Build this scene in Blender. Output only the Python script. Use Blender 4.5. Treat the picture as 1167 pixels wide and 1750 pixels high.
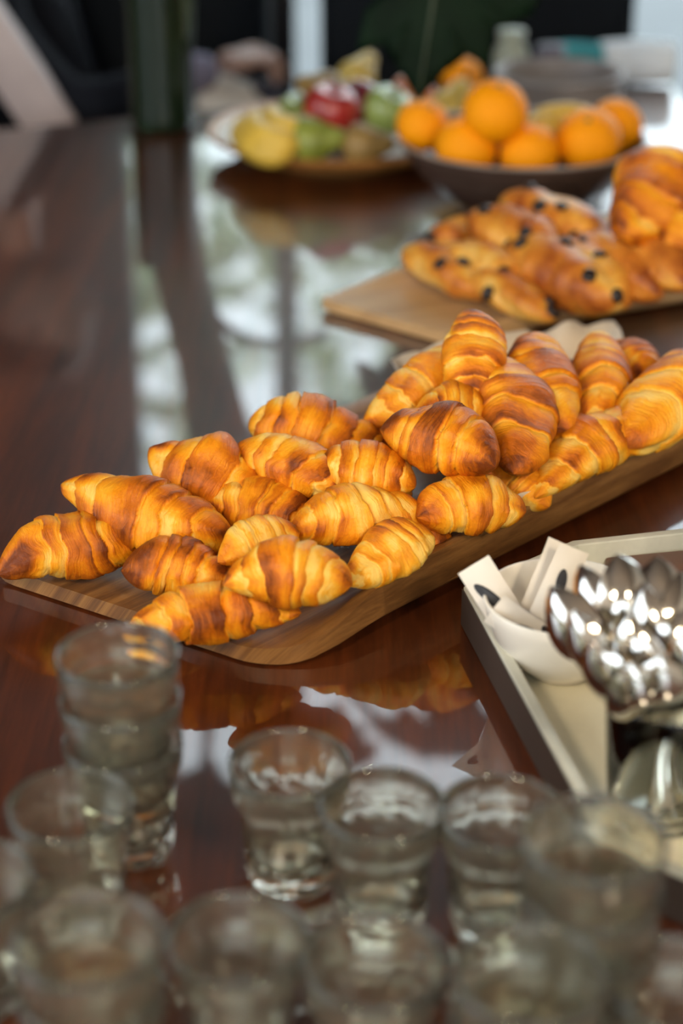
import bpy, bmesh, math, random
import numpy as np
from mathutils import Vector, Matrix

# ------------------------------------------------------------------ clean start
for o in list(bpy.data.objects):
    bpy.data.objects.remove(o, do_unlink=True)
scene = bpy.context.scene
COL = scene.collection
PI = math.pi

# ------------------------------------------------------------------ camera (table top is z = 0, floor is z = -0.75)
cam_d = bpy.data.cameras.new('camera')
cam = bpy.data.objects.new('camera', cam_d)
COL.objects.link(cam)
cam.location = (0, 0, 0.68)
cam.rotation_euler = (math.radians(90 - 26.0), 0, 0)
cam_d.sensor_fit = 'VERTICAL'
cam_d.sensor_height = 36.0
cam_d.lens = 3000.0 / 1750.0 * 36.0
cam_d.clip_start = 0.05
cam_d.dof.use_dof = True
cam_d.dof.focus_distance = 1.39
cam_d.dof.aperture_fstop = 2.5
scene.camera = cam

# ------------------------------------------------------------------ overcast sky, exposure
world = bpy.data.worlds.new('overcast_sky')
scene.world = world
world.use_nodes = True
bg = world.node_tree.nodes['Background']
bg.inputs[0].default_value = (0.80, 0.91, 1.0, 1)
bg.inputs[1].default_value = 4.2
scene.view_settings.view_transform = 'Standard'
scene.view_settings.look = 'None'
scene.view_settings.exposure = 0.15
scene.view_settings.gamma = 1.0
scene.view_settings.use_curve_mapping = False
scene.cycles.use_denoising = True
scene.cycles.use_adaptive_sampling = True
scene.cycles.adaptive_threshold = 0.03
scene.cycles.max_bounces = 10
scene.cycles.transmission_bounces = 12
scene.cycles.transparent_max_bounces = 16
scene.cycles.caustics_refractive = True
scene.cycles.caustics_reflective = True
scene.cycles.blur_glossy = 1.0
scene.cycles.sample_clamp_indirect = 6.0


def portal(name, loc, rot, sx, sy):
    d = bpy.data.lights.new(name, 'AREA')
    d.shape = 'RECTANGLE'
    d.size = sx
    d.size_y = sy
    d.cycles.is_portal = True
    o = bpy.data.objects.new(name, d)
    COL.objects.link(o)
    o.location = loc
    o.rotation_euler = rot
    return o


# the light of the sky enters through these openings of the room
portal('window_daylight', (1.0, 4.28, 0.95), (math.radians(-90), 0, 0), 3.0, 3.1)
portal('rear_fill_daylight', (0.0, -2.9, 1.1), (math.radians(90), 0, 0), 3.6, 1.7)  # unseen opening behind the camera, sized to add front fill
portal('side_window_daylight', (-2.45, 0.5, 1.15), (0, math.radians(-90), 0), 1.7, 2.2)


# ------------------------------------------------------------------ helpers
def tag(o, label=None, cat=None, group=None, kind=None):
    if label: o['label'] = label
    if cat: o['category'] = cat
    if group: o['group'] = group
    if kind: o['kind'] = kind
    return o


def empty(name, loc=(0, 0, 0), rot=(0, 0, 0)):
    o = bpy.data.objects.new(name, None)
    COL.objects.link(o)
    o.location = loc
    o.rotation_euler = rot
    o.empty_display_size = 0.02
    return o


def link(name, me, mat=None, parent=None):
    o = bpy.data.objects.new(name, me)
    COL.objects.link(o)
    if mat is not None and len(me.materials) == 0:
        me.materials.append(mat)
    if parent is not None:
        o.parent = parent
    return o


def mesh_np(name, verts, faces, smooth=True):
    me = bpy.data.meshes.new(name)
    verts = np.asarray(verts, dtype=np.float64).reshape(-1, 3)
    me.from_pydata(verts.tolist(), [], [tuple(int(i) for i in f) for f in faces])
    if smooth:
        me.polygons.foreach_set('use_smooth', [True] * len(me.polygons))
    me.update()
    return me


def grid_faces(nu, nv, wrap_v=False, off=0):
    fs = []
    vv = nv if wrap_v else nv - 1
    for i in range(nu - 1):
        for j in range(vv):
            a = i * nv + j
            b = i * nv + (j + 1) % nv
            fs.append((off + a, off + a + nv if False else off + (i + 1) * nv + j, off + (i + 1) * nv + (j + 1) % nv, off + b))
    return fs


class MB:
    """collects simple solids into one mesh"""
    def __init__(self):
        self.v = []
        self.f = []

    def add(self, vs, fs):
        o = len(self.v)
        self.v += [tuple(map(float, p)) for p in vs]
        self.f += [tuple(o + i for i in f) for f in fs]
        return self

    def box(self, c, s, rot=None):
        x, y, z = s[0] / 2, s[1] / 2, s[2] / 2
        vs = [Vector(p) for p in [(-x, -y, -z), (x, -y, -z), (x, y, -z), (-x, y, -z), (-x, -y, z), (x, -y, z), (x, y, z), (-x, y, z)]]
        if rot is not None:
            vs = [rot @ p for p in vs]
        c = Vector(c)
        return self.add([p + c for p in vs], [(0, 3, 2, 1), (4, 5, 6, 7), (0, 1, 5, 4), (1, 2, 6, 5), (2, 3, 7, 6), (3, 0, 4, 7)])

    def lathe(self, prof, n=32, c=(0, 0, 0), cap0=True, cap1=True):
        o = len(self.v)
        for r, z in prof:
            for k in range(n):
                a = 2 * PI * k / n
                self.v.append((c[0] + r * math.cos(a), c[1] + r * math.sin(a), c[2] + z))
        m = len(prof)
        for i in range(m - 1):
            for k in range(n):
                self.f.append((o + i * n + k, o + i * n + (k + 1) % n, o + (i + 1) * n + (k + 1) % n, o + (i + 1) * n + k))
        if cap0: self.f.append(tuple(o + k for k in reversed(range(n))))
        if cap1: self.f.append(tuple(o + (m - 1) * n + k for k in range(n)))
        return self

    def tube(self, pts, radii, n=12, flat=1.0, upv=(0, 0, 1)):
        pts = [Vector(p) for p in pts]
        if not hasattr(radii, '__len__'):
            radii = [radii] * len(pts)
        o = len(self.v)
        prev = None
        for i, p in enumerate(pts):
            t = (pts[min(i + 1, len(pts) - 1)] - pts[max(i - 1, 0)]).normalized()
            u = Vector(upv) if prev is None else prev
            u = (u - t * u.dot(t))
            if u.length < 1e-4:
                u = Vector((1, 0, 0)) - t * t.x
            u.normalize()
            prev = u
            w = t.cross(u)
            for k in range(n):
                a = 2 * PI * k / n
                self.v.append(tuple(p + (w * math.cos(a) + u * math.sin(a) * flat) * radii[i]))
        for i in range(len(pts) - 1):
            for k in range(n):
                self.f.append((o + i * n + k, o + i * n + (k + 1) % n, o + (i + 1) * n + (k + 1) % n, o + (i + 1) * n + k))
        self.f.append(tuple(o + k for k in reversed(range(n))))
        self.f.append(tuple(o + (len(pts) - 1) * n + k for k in range(n)))
        return self

    def mesh(self, name, smooth=True, bevel=0.0, seg=2, autosmooth=True):
        me = bpy.data.meshes.new(name)
        me.from_pydata(self.v, [], self.f)
        bm = bmesh.new()
        bm.from_mesh(me)
        bmesh.ops.recalc_face_normals(bm, faces=bm.faces)
        if bevel > 0:
            es = [e for e in bm.edges if len(e.link_faces) == 2 and e.calc_face_angle(0) > 0.5]
            bmesh.ops.bevel(bm, geom=es, offset=bevel, segments=seg, profile=0.5, affect='EDGES', clamp_overlap=True)
        if smooth:
            for f in bm.faces:
                f.smooth = True
            if autosmooth:
                for e in bm.edges:
                    if len(e.link_faces) == 2 and e.calc_face_angle(0) > 0.7:
                        e.smooth = False
        bm.to_mesh(me)
        bm.free()
        me.update()
        return me

    def build(self, name, mat, parent=None, **k):
        return link(name, self.mesh(name, **k), mat, parent)


def hash2(ix, iy, seed):
    h = (ix.astype(np.int64) * 374761393 + iy.astype(np.int64) * 668265263 + seed * 974634533) & 0x7fffffff
    h = ((h ^ (h >> 13)) * 1274126177) & 0x7fffffff
    h = h ^ (h >> 16)
    return (h & 0xffff) / 65535.0


def vnoise(x, y, seed, py=0):
    """value noise, -1..1; py = integer period in y (0 = none)"""
    x, y = np.broadcast_arrays(np.asarray(x, float), np.asarray(y, float))
    ix = np.floor(x); iy = np.floor(y)
    fx = x - ix; fy = y - iy
    fx = fx * fx * (3 - 2 * fx); fy = fy * fy * (3 - 2 * fy)
    y0 = iy % py if py else iy
    y1 = (iy + 1) % py if py else iy + 1
    a = hash2(ix, y0, seed); b = hash2(ix + 1, y0, seed)
    c = hash2(ix, y1, seed); d = hash2(ix + 1, y1, seed)
    return ((a * (1 - fx) + b * fx) * (1 - fy) + (c * (1 - fx) + d * fx) * fy) * 2 - 1


# ------------------------------------------------------------------ node materials
def new_mat(name):
    m = bpy.data.materials.new(name)
    m.use_nodes = True
    nt = m.node_tree
    b = nt.nodes['Principled BSDF']
    return m, nt, b


def N(nt, t, **kw):
    n = nt.nodes.new(t)
    for k, v in kw.items():
        if hasattr(n, k):
            setattr(n, k, v)
        else:
            n.inputs[k.replace('_', ' ')].default_value = v
    return n


def ramp(nt, stops, src):
    r = nt.nodes.new('ShaderNodeValToRGB')
    while len(r.color_ramp.elements) < len(stops):
        r.color_ramp.elements.new(0.5)
    for e, (p, c) in zip(r.color_ramp.elements, stops):
        e.position = p
        e.color = (c[0], c[1], c[2], 1)
    nt.links.new(src, r.inputs[0])
    return r


def simple(name, col, rough=0.5, metal=0.0, var=0.12, scale=20.0, bump=0.0, coat=0.0, sub=0.0, stretch=(1, 1, 1), spec=0.5):
    """principled colour with soft procedural mottling"""
    m, nt, b = new_mat(name)
    tc = nt.nodes.new('ShaderNodeTexCoord')
    mp = nt.nodes.new('ShaderNodeMapping')
    mp.inputs['Scale'].default_value = stretch
    nt.links.new(tc.outputs['Object'], mp.inputs[0])
    nz = N(nt, 'ShaderNodeTexNoise', Scale=scale, Detail=5.0, Roughness=0.6)
    nt.links.new(mp.outputs[0], nz.inputs['Vector'])
    lo = tuple(max(0, c * (1 - var)) for c in col)
    hi = tuple(min(1, c * (1 + var)) for c in col)
    r = ramp(nt, [(0.3, lo), (0.7, hi)], nz.outputs['Fac'])
    nt.links.new(r.outputs[0], b.inputs['Base Color'])
    b.inputs['Roughness'].default_value = rough
    b.inputs['Metallic'].default_value = metal
    b.inputs['Specular IOR Level'].default_value = spec
    if coat:
        b.inputs['Coat Weight'].default_value = coat
        b.inputs['Coat Roughness'].default_value = 0.1
    if sub:
        b.inputs['Subsurface Weight'].default_value = sub
        b.inputs['Subsurface Radius'].default_value = (0.01, 0.004, 0.002)
        b.inputs['Subsurface Scale'].default_value = 1.0
    if bump:
        bp = N(nt, 'ShaderNodeBump', Strength=bump, Distance=0.002)
        nt.links.new(nz.outputs['Fac'], bp.inputs['Height'])
        nt.links.new(bp.outputs[0], b.inputs['Normal'])
    return m


def wood(name, stops, stretch=(18, 1.2, 18), scale=2.0, rough=0.4, coat=0.0, coat_rough=0.08, ior=1.5, bump=0.1, coord='Object', ring=0.5):
    m, nt, b = new_mat(name)
    tc = nt.nodes.new('ShaderNodeTexCoord')
    mp = nt.nodes.new('ShaderNodeMapping')
    mp.inputs['Scale'].default_value = stretch
    nt.links.new(tc.outputs[coord], mp.inputs[0])
    n1 = N(nt, 'ShaderNodeTexNoise', Scale=scale, Detail=8.0, Roughness=0.62, Distortion=0.6)
    nt.links.new(mp.outputs[0], n1.inputs['Vector'])
    n2 = N(nt, 'ShaderNodeTexNoise', Scale=scale * 9, Detail=4.0, Roughness=0.7)
    nt.links.new(mp.outputs[0], n2.inputs['Vector'])
    n3 = N(nt, 'ShaderNodeTexNoise', Scale=2.2, Detail=3.0, Roughness=0.5)
    nt.links.new(tc.outputs[coord], n3.inputs['Vector'])
    mx = N(nt, 'ShaderNodeMix', data_type='FLOAT')
    mx.inputs[0].default_value = 0.3
    nt.links.new(n1.outputs['Fac'], mx.inputs[2]); nt.links.new(n2.outputs['Fac'], mx.inputs[3])
    my = N(nt, 'ShaderNodeMix', data_type='FLOAT')
    my.inputs[0].default_value = 0.3
    nt.links.new(mx.outputs[0], my.inputs[2]); nt.links.new(n3.outputs['Fac'], my.inputs[3])
    r = ramp(nt, stops, my.outputs[0])
    nt.links.new(r.outputs[0], b.inputs['Base Color'])
    b.inputs['Roughness'].default_value = rough
    b.inputs['IOR'].default_value = ior
    if coat:
        b.inputs['Specular IOR Level'].default_value = 0.12
        b.inputs['Coat Weight'].default_value = coat
        b.inputs['Coat Roughness'].default_value = coat_rough
        b.inputs['Coat IOR'].default_value = ior
    if bump:
        bp = N(nt, 'ShaderNodeBump', Strength=bump, Distance=0.001)
        nt.links.new(mx.outputs[0], bp.inputs['Height'])
        nt.links.new(bp.outputs[0], b.inputs['Normal'])
    return m


def glass_mat(name, col=(0.9, 0.95, 0.9), rough=0.0, ior=1.5, bump=0.0, trans=1.0):
    m, nt, b = new_mat(name)
    b.inputs['Base Color'].default_value = (*col, 1)
    b.inputs['Transmission Weight'].default_value = trans
    b.inputs['Roughness'].default_value = rough
    b.inputs['IOR'].default_value = ior
    if bump:
        tc = nt.nodes.new('ShaderNodeTexCoord')
        nz = N(nt, 'ShaderNodeTexNoise', Scale=60.0, Detail=2.0)
        nt.links.new(tc.outputs['Object'], nz.inputs['Vector'])
        bp = N(nt, 'ShaderNodeBump', Strength=bump, Distance=0.003)
        nt.links.new(nz.outputs['Fac'], bp.inputs['Height'])
        nt.links.new(bp.outputs[0], b.inputs['Normal'])
    return m


def pastry_mat(name, stops, gloss=0.38, fine=0.13, bump=0.32, seedoff=0.0):
    """baked dough: the 'bake' attribute is how brown the crust is, UV runs along the roll and around it"""
    m, nt, b = new_mat(name)
    at = N(nt, 'ShaderNodeAttribute', attribute_name='bake')
    uv = N(nt, 'ShaderNodeUVMap', uv_map='roll')
    mp = nt.nodes.new('ShaderNodeMapping')
    mp.inputs['Scale'].default_value = (60, 3.4, 1)
    nt.links.new(uv.outputs[0], mp.inputs[0])
    st = N(nt, 'ShaderNodeTexNoise', Scale=1.0, Detail=5.0, Roughness=0.65, Distortion=0.35)
    nt.links.new(mp.outputs[0], st.inputs['Vector'])
    tc = nt.nodes.new('ShaderNodeTexCoord')
    sp = N(nt, 'ShaderNodeTexNoise', Scale=55.0, Detail=6.0, Roughness=0.62)
    nt.links.new(tc.outputs['Object'], sp.inputs['Vector'])
    bub = N(nt, 'ShaderNodeTexNoise', Scale=420.0, Detail=3.0, Roughness=0.6)
    nt.links.new(tc.outputs['Object'], bub.inputs['Vector'])

    def madd(src, k, off):
        n = N(nt, 'ShaderNodeMath', operation='MULTIPLY_ADD')
        nt.links.new(src, n.inputs[0]); n.inputs[1].default_value = k; n.inputs[2].default_value = off
        return n.outputs[0]

    def add(a, c):
        n = N(nt, 'ShaderNodeMath', operation='ADD')
        nt.links.new(a, n.inputs[0]); nt.links.new(c, n.inputs[1])
        return n.outputs[0]
    v = add(at.outputs['Fac'], madd(st.outputs['Fac'], fine * 2.2, -fine * 1.1))
    v = add(v, madd(sp.outputs['Fac'], 0.62, -0.31))
    v = add(v, madd(bub.outputs['Fac'], 0.16, -0.08))
    r = ramp(nt, stops, v)
    nt.links.new(r.outputs[0], b.inputs['Base Color'])
    b.inputs['Roughness'].default_value = gloss
    b.inputs['Specular IOR Level'].default_value = 0.26
    b.inputs['Subsurface Weight'].default_value = 0.12
    b.inputs['Subsurface Radius'].default_value = (0.012, 0.005, 0.0015)
    b.inputs['Subsurface Scale'].default_value = 0.6
    h = add(madd(st.outputs['Fac'], 1.0, 0), madd(bub.outputs['Fac'], 0.35, 0))
    bp = N(nt, 'ShaderNodeBump', Strength=bump, Distance=0.0016)
    nt.links.new(h, bp.inputs['Height'])
    nt.links.new(bp.outputs[0], b.inputs['Normal'])
    return m


M = {}
M['table'] = wood('polished_dark_wood', [(0.30, (0.013, 0.004, 0.002)), (0.46, (0.050, 0.012, 0.004)), (0.60, (0.105, 0.024, 0.006)), (0.75, (0.165, 0.042, 0.011))],
                  stretch=(16, 1.0, 16), scale=1.6, rough=0.34, coat=1.0, coat_rough=0.035, ior=1.62, bump=0.03)
M['tray_wood'] = wood('acacia_tray_wood', [(0.32, (0.055, 0.020, 0.005)), (0.45, (0.17, 0.070, 0.018)), (0.57, (0.32, 0.15, 0.042)), (0.70, (0.47, 0.25, 0.085))],
                      stretch=(3.0, 40, 40), scale=2.2, rough=0.42, bump=0.18, coord='UV')
M['board_wood'] = wood('pale_board_wood', [(0.28, (0.34, 0.19, 0.08)), (0.5, (0.54, 0.33, 0.15)), (0.75, (0.66, 0.44, 0.22))],
                       stretch=(1.6, 22, 22), scale=2.2, rough=0.45, bump=0.15, coord='UV')
M['croissant'] = pastry_mat('croissant_crust', [(0.0, (0.93, 0.57, 0.12)), (0.20, (0.90, 0.40, 0.022)), (0.44, (0.80, 0.265, 0.006)), (0.68, (0.56, 0.135, 0.004)), (1.0, (0.17, 0.034, 0.003))], bump=0.85, fine=0.2)
M['bun'] = pastry_mat('glazed_bun_crust', [(0.0, (0.86, 0.55, 0.16)), (0.26, (0.76, 0.35, 0.05)), (0.52, (0.58, 0.185, 0.022)), (0.78, (0.32, 0.075, 0.012)), (1.0, (0.12, 0.028, 0.008))], gloss=0.33, fine=0.1, bump=0.3)
M['chip'] = simple('dark_chocolate', (0.012, 0.006, 0.005), 0.35)
M['paper'] = simple('baking_paper', (0.72, 0.60, 0.47), 0.6, var=0.06, bump=0.2)
M['white_paper'] = simple('white_paper', (0.72, 0.66, 0.59), 0.55, var=0.04)
M['ink'] = simple('black_print', (0.02, 0.02, 0.025), 0.5)
M['china'] = simple('white_china', (0.90, 0.84, 0.74), 0.22, var=0.03, coat=0.4)
M['grey_paint'] = simple('chipped_grey_paint', (0.50, 0.49, 0.41), 0.5, var=0.2, scale=14)
M['grey_floor'] = simple('pale_tray_lining', (0.78, 0.72, 0.54), 0.42, var=0.12, scale=9)
M['dark_edge'] = simple('worn_dark_edge', (0.05, 0.035, 0.028), 0.5)
M['steel'] = simple('polished_steel', (0.72, 0.68, 0.62), 0.12, metal=1.0, var=0.05)
M['glass'] = glass_mat('tumbler_glass', (0.94, 0.92, 0.80), rough=0.03, bump=0.35, trans=0.972)
M['jar_glass'] = glass_mat('jar_glass', (0.95, 0.97, 0.93))
M['pane'] = glass_mat('window_glass', (0.97, 1, 0.98), ior=1.02)
M['vase_glass'] = glass_mat('green_vase_glass', (0.022, 0.038, 0.020), rough=0.08, ior=1.35, trans=0.5)


# ------------------------------------------------------------------ the room
def slab(name, c, s, mat, kind='structure', bevel=0.0):
    o = MB().box(c, s).build(name, mat, smooth=False, bevel=bevel)
    if kind: o['kind'] = kind
    return o


M['floor'] = wood('dark_floor_boards', [(0.3, (0.015, 0.011, 0.010)), (0.7, (0.05, 0.035, 0.028))], stretch=(1.0, 9, 9), scale=2, rough=0.4, bump=0.05)
M['brown_wall'] = simple('brown_plaster', (0.135, 0.085, 0.075), 0.8, var=0.25, scale=3.0)
M['wall'] = simple('warm_white_plaster', (0.52, 0.46, 0.40), 0.8, var=0.05, scale=3.0)
M['ceil'] = simple('dark_ceiling', (0.16, 0.13, 0.11), 0.8, var=0.1, scale=3.0)
M['frame'] = simple('dark_window_frame', (0.03, 0.028, 0.03), 0.5)

slab('floor', (0, 0.65, -0.80), (5.6, 7.3, 0.1), M['floor'])
slab('ceiling', (0, 0.65, 2.75), (5.6, 7.3, 0.1), M['ceil'])
# far wall with the tall window: opening x -0.52 .. 2.5, z -0.6 .. 2.45
slab('wall_back', (-1.6925, 4.25, 1.0), (2.215, 0.12, 3.5), M['brown_wall'])
bpart = MB().box((1.1075, 4.25, 2.6), (3.385, 0.12, 0.3)).build('lintel', M['brown_wall'], bpy.data.objects['wall_back'], smooth=False)
MB().box((1.1075, 4.25, -0.675), (3.385, 0.12, 0.15)).build('window_plinth', M['frame'], bpy.data.objects['wall_back'], smooth=False)
MB().box((2.65, 4.25, 0.925), (0.3, 0.12, 3.05)).build('pier', M['brown_wall'], bpy.data.objects['wall_back'], smooth=False)
win = empty('window_1', (0, 4.25, -0.6)); win['kind'] = 'structure'
for x in (-0.555, -0.14, 0.62, 1.56, 2.47):
    MB().box((x, 0, 1.525), (0.06, 0.09, 3.05)).build('mullion', M['frame'], win, smooth=False)
for z in (0.03, 0.62, 3.02):
    MB().box((0.9575, 0, z), (3.085, 0.08, 0.06)).build('rail', M['frame'], win, smooth=False)
for a, b_ in ((-0.525, -0.17), (-0.11, 0.59), (0.65, 1.53), (1.59, 2.44)):
    for z0, z1 in ((0.06, 0.59), (0.65, 2.99)):
        MB().box(((a + b_) / 2, 0.0, (z0 + z1) / 2), (b_ - a, 0.006, z1 - z0)).build('pane', M['pane'], win, smooth=False)
# left wall with a window opening y -0.6 .. 1.6
wl = slab('wall_left', (-2.5, 2.93, 1.0), (0.1, 2.65, 3.5), M['brown_wall'])
MB().box((-2.5, -1.8, 1.0), (0.1, 2.4, 3.5)).build('wall_section', M['wall'], wl, smooth=False)
MB().box((-2.5, 0.5, -0.225), (0.1, 2.2, 1.05)).build('wall_section', M['wall'], wl, smooth=False)
MB().box((-2.5, 0.5, 2.375), (0.1, 2.2, 0.75)).build('wall_section', M['wall'], wl, smooth=False)
slab('wall_right', (2.75, 0.65, 1.0), (0.1, 7.3, 3.5), M['wall'])
wr = slab('wall_rear', (-2.2, -2.95, 1.0), (0.8, 0.1, 3.5), M['wall'])
MB().box((2.2, -2.95, 1.0), (0.8, 0.1, 3.5)).build('wall_section', M['wall'], wr, smooth=False)
MB().box((0, -2.95, -0.25), (3.6, 0.1, 1.0)).build('wall_section', M['wall'], wr, smooth=False)
MB().box((0, -2.95, 2.35), (3.6, 0.1, 0.8)).build('wall_section', M['wall'], wr, smooth=False)

# outside the window: paving and trees
M['paving'] = simple('pale_paving', (0.11, 0.115, 0.12), 0.8, var=0.1, scale=2)
g = slab('ground', (0, 14, -0.82), (40, 19, 0.1), M['paving'])
g['label'] = 'pale paving outside the tall window'
M['leafy'] = simple('tree_leaf_green', (0.50, 0.56, 0.34), 0.6, var=0.3, scale=1.5)
M['bark'] = simple('tree_bark', (0.08, 0.055, 0.04), 0.8)


def tree(loc, h, r, n, seed, label):
    rnd = random.Random(seed)
    root = empty('garden_tree', loc)
    tag(root, label, 'tree', 'trees outside the window')
    MB().tube([(0, 0, 0), (0.05, 0, h * 0.4), (-0.05, 0.03, h * 0.8)], [0.12, 0.09, 0.05], 10).build('trunk', M['bark'], root)
    mb = MB()
    for i in range(n):
        while True:
            p = Vector((rnd.uniform(-1, 1), rnd.uniform(-1, 1), rnd.uniform(-1, 1)))
            if 0.25 < p.length < 1: break
        p = Vector((p.x * r, p.y * r, h * 0.62 + p.z * h * 0.42))
        s = rnd.uniform(0.10, 0.2)
        R = Matrix.Rotation(rnd.uniform(0, 6.28), 3, 'Z') @ Matrix.Rotation(rnd.uniform(-1, 1), 3, 'X')
        q = [R @ Vector(v) * s + p for v in ((-1, 0, 0), (-0.2, 0.55, 0.1), (1, 0, 0), (-0.2, -0.55, 0.1))]
        mb.add(q, [(0, 1, 2, 3)])
    mb.build('foliage', M['leafy'], root, smooth=False)


tree((-1.35, 8.6, -0.77), 4.6, 0.95, 640, 1, 'leafy garden tree outside at the left window edge')
tree((0.45, 10.2, -0.77), 5.4, 1.05, 720, 2, 'leafy garden tree outside behind the middle panes')
tree((3.9, 12.5, -0.77), 4.0, 1.2, 420, 3, 'leafy garden tree outside at the right window edge')


# ------------------------------------------------------------------ the table
tab = empty('dining_table', (0.0, 0, -0.75))
tag(tab, 'long polished dark red-brown wooden table under all the food', 'table')
top_pts = [(-1.15, -0.55), (0.585, -0.55), (0.585, 3.235), (-1.15, 2.56)]
mb = MB()
mb.add([(x, y, 0.70) for x, y in top_pts] + [(x, y, 0.75) for x, y in top_pts], [(3, 2, 1, 0), (4, 5, 6, 7), (0, 1, 5, 4), (1, 2, 6, 5), (2, 3, 7, 6), (3, 0, 4, 7)])
mb.build('table_top', M['table'], tab, smooth=False, bevel=0.008, seg=3)
for x, y in ((-1.03, -0.43), (0.47, -0.43), (0.47, 3.05), (-1.03, 2.42)):
    MB().box((x, y, 0.35), (0.09, 0.09, 0.7)).build('leg', M['table'], tab, bevel=0.006)
MB().box((-0.28, -0.43, 0.64), (1.4, 0.03, 0.1)).build('apron', M['table'], tab)


# ------------------------------------------------------------------ wooden trays
def smooth01(x):
    x = np.clip(x, 0, 1)
    return x * x * (3 - 2 * x)


def trough_tray(name, FL, NL, NR, FR, rim, mat, label, thick=0.013, z0=0.002, curl=0.045, ramp_len=0.13, end_round=0.05, far_rim=0.4):
    """long board whose two long sides curl up; ends stay thin and open"""
    FL, NL, NR, FR = [np.array(p, float) for p in (FL, NL, NR, FR)]
    ns, nw = 110, 60
    s = np.linspace(0, 1, ns)[:, None]
    w = np.linspace(0, 1, nw)[None, :]          # 0 = near side, 1 = far side
    Ls = np.linalg.norm(NR - NL); Ww = np.linalg.norm(FL - NL)
    # rounded corners: pull the ends in near the long sides
    dn = np.minimum(w, 1 - w) * Ww
    er = np.where(w > 0.5, 0.010, end_round)
    pull = np.where(dn < er, er - np.sqrt(np.maximum(er ** 2 - (er - dn) ** 2, 0)), 0) / Ls
    ss = pull + s * (1 - 2 * pull)
    near = NL + ss[..., None] * (NR - NL); far = FL + ss[..., None] * (FR - FL)
    xy = near * (1 - w[..., None]) + far * w[..., None]
    fall = smooth01(np.minimum(ss, 1 - ss) * Ls / ramp_len)
    lift = np.clip((curl - dn) / (curl - 0.009), 0, 1) ** 1.7 * rim * (0.04 + 0.96 * fall) * np.where(w > 0.5, far_rim, 1.0)
    top = z0 + thick + lift
    bot = z0 + np.maximum(0, 1 - dn / 0.022) ** 2 * (0.004 + 0.010 * fall)
    vt = np.concatenate([xy, top[..., None]], -1).reshape(-1, 3)
    vb = np.concatenate([xy, bot[..., None]], -1).reshape(-1, 3)
    fs = grid_faces(ns, nw)
    n = ns * nw
    fs += [tuple(n + i for i in reversed(f)) for f in grid_faces(ns, nw)]
    ring = [(i, 0) for i in range(ns)] + [(ns - 1, j) for j in range(1, nw)] + [(i, nw - 1) for i in range(ns - 2, -1, -1)] + [(0, j) for j in range(nw - 2, 0, -1)]
    idx = [i * nw + j for i, j in ring]
    for a, b_ in zip(idx, idx[1:] + idx[:1]):
        fs.append((a, b_, n + b_, n + a))
    me = mesh_np(name, np.concatenate([vt, vb]), fs)
    uv = me.uv_layers.new(name='UVMap')
    co = np.empty(len(me.vertices) * 3); me.vertices.foreach_get('co', co); co = co.reshape(-1, 3)
    d = (NR - NL) / Ls; e = np.array([-d[1], d[0]])
    li = np.empty(len(me.loops), dtype=int); me.loops.foreach_get('vertex_index', li)
    rel = co[li, :2] - NL
    uvs = np.stack([rel @ d, rel @ e + co[li, 2] * 0.7], -1)
    uv.data.foreach_set('uv', uvs.ravel())
    bm = bmesh.new(); bm.from_mesh(me)
    bmesh.ops.recalc_face_normals(bm, faces=bm.faces)
    for ed in bm.edges:
        if len(ed.link_faces) == 2 and ed.calc_face_angle(0) > 0.8: ed.smooth = False
    bm.to_mesh(me); bm.free()
    o = link(name, me, mat)
    tag(o, label, 'tray', 'wooden serving trays')
    return o


trough_tray('serving_tray', (-0.282, 1.264), (-0.037, 1.112), (0.44, 1.595), (0.205, 1.79), 0.033, M['tray_wood'],
            'long brown wooden tray with curled up rim, heaped with croissants')
trough_tray('serving_tray', (-0.026, 1.926), (0.125, 1.800), (0.56, 2.00), (0.255, 2.165), 0.030, M['board_wood'],
            'pale wooden tray behind, holding the chocolate chip pastries', end_round=0.010, ramp_len=0.22)


# ------------------------------------------------------------------ baking paper
def paper_sheet(name, quad, z, curl, seed, label, mat=M['paper'], amp=0.006):
    A, B, C, D = [np.array(p, float) for p in quad]
    n, m = 40, 30
    a = np.linspace(0, 1, n)[:, None, None]; b = np.linspace(0, 1, m)[None, :, None]
    xy = (A * (1 - a) + B * a) * (1 - b) + (D * (1 - a) + C * a) * b
    a2, b2 = a[..., 0], b[..., 0]
    e = np.minimum(np.minimum(a2, 1 - a2) * 1.4, np.minimum(b2, 1 - b2))
    zz = z + curl * np.maximum(0, 1 - e / 0.14) ** 1.6
    zz = zz + amp * np.maximum(0, 1 - e / 0.2) * (vnoise(a2 * 9, b2 * 6, seed) + 0.5 * vnoise(a2 * 22, b2 * 15, seed + 1))
    me = mesh_np(name, np.concatenate([xy, zz[..., None]], -1).reshape(-1, 3), grid_faces(n, m))
    o = link(name, me, mat)
    md = o.modifiers.new('thickness', 'SOLIDIFY'); md.thickness = 0.0004
    return tag(o, label, 'paper')


paper_sheet('baking_paper', [(0.1125, 1.2656, 0.0470)[:2], (0.2778, 1.4323, 0.0470)[:2], (0.285, 1.735), (0.0488, 1.6256, 0.0600)[:2]], 0.0185, 0.042, 5,
            'sheet of baking paper under the high pile of croissants')
paper_sheet('baking_paper', [(0.24, 1.905), (0.53, 2.02), (0.32, 2.135), (0.17, 2.06)], 0.0185, 0.036, 9,
            'sheet of baking paper under the chocolate chip pastries')


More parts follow.
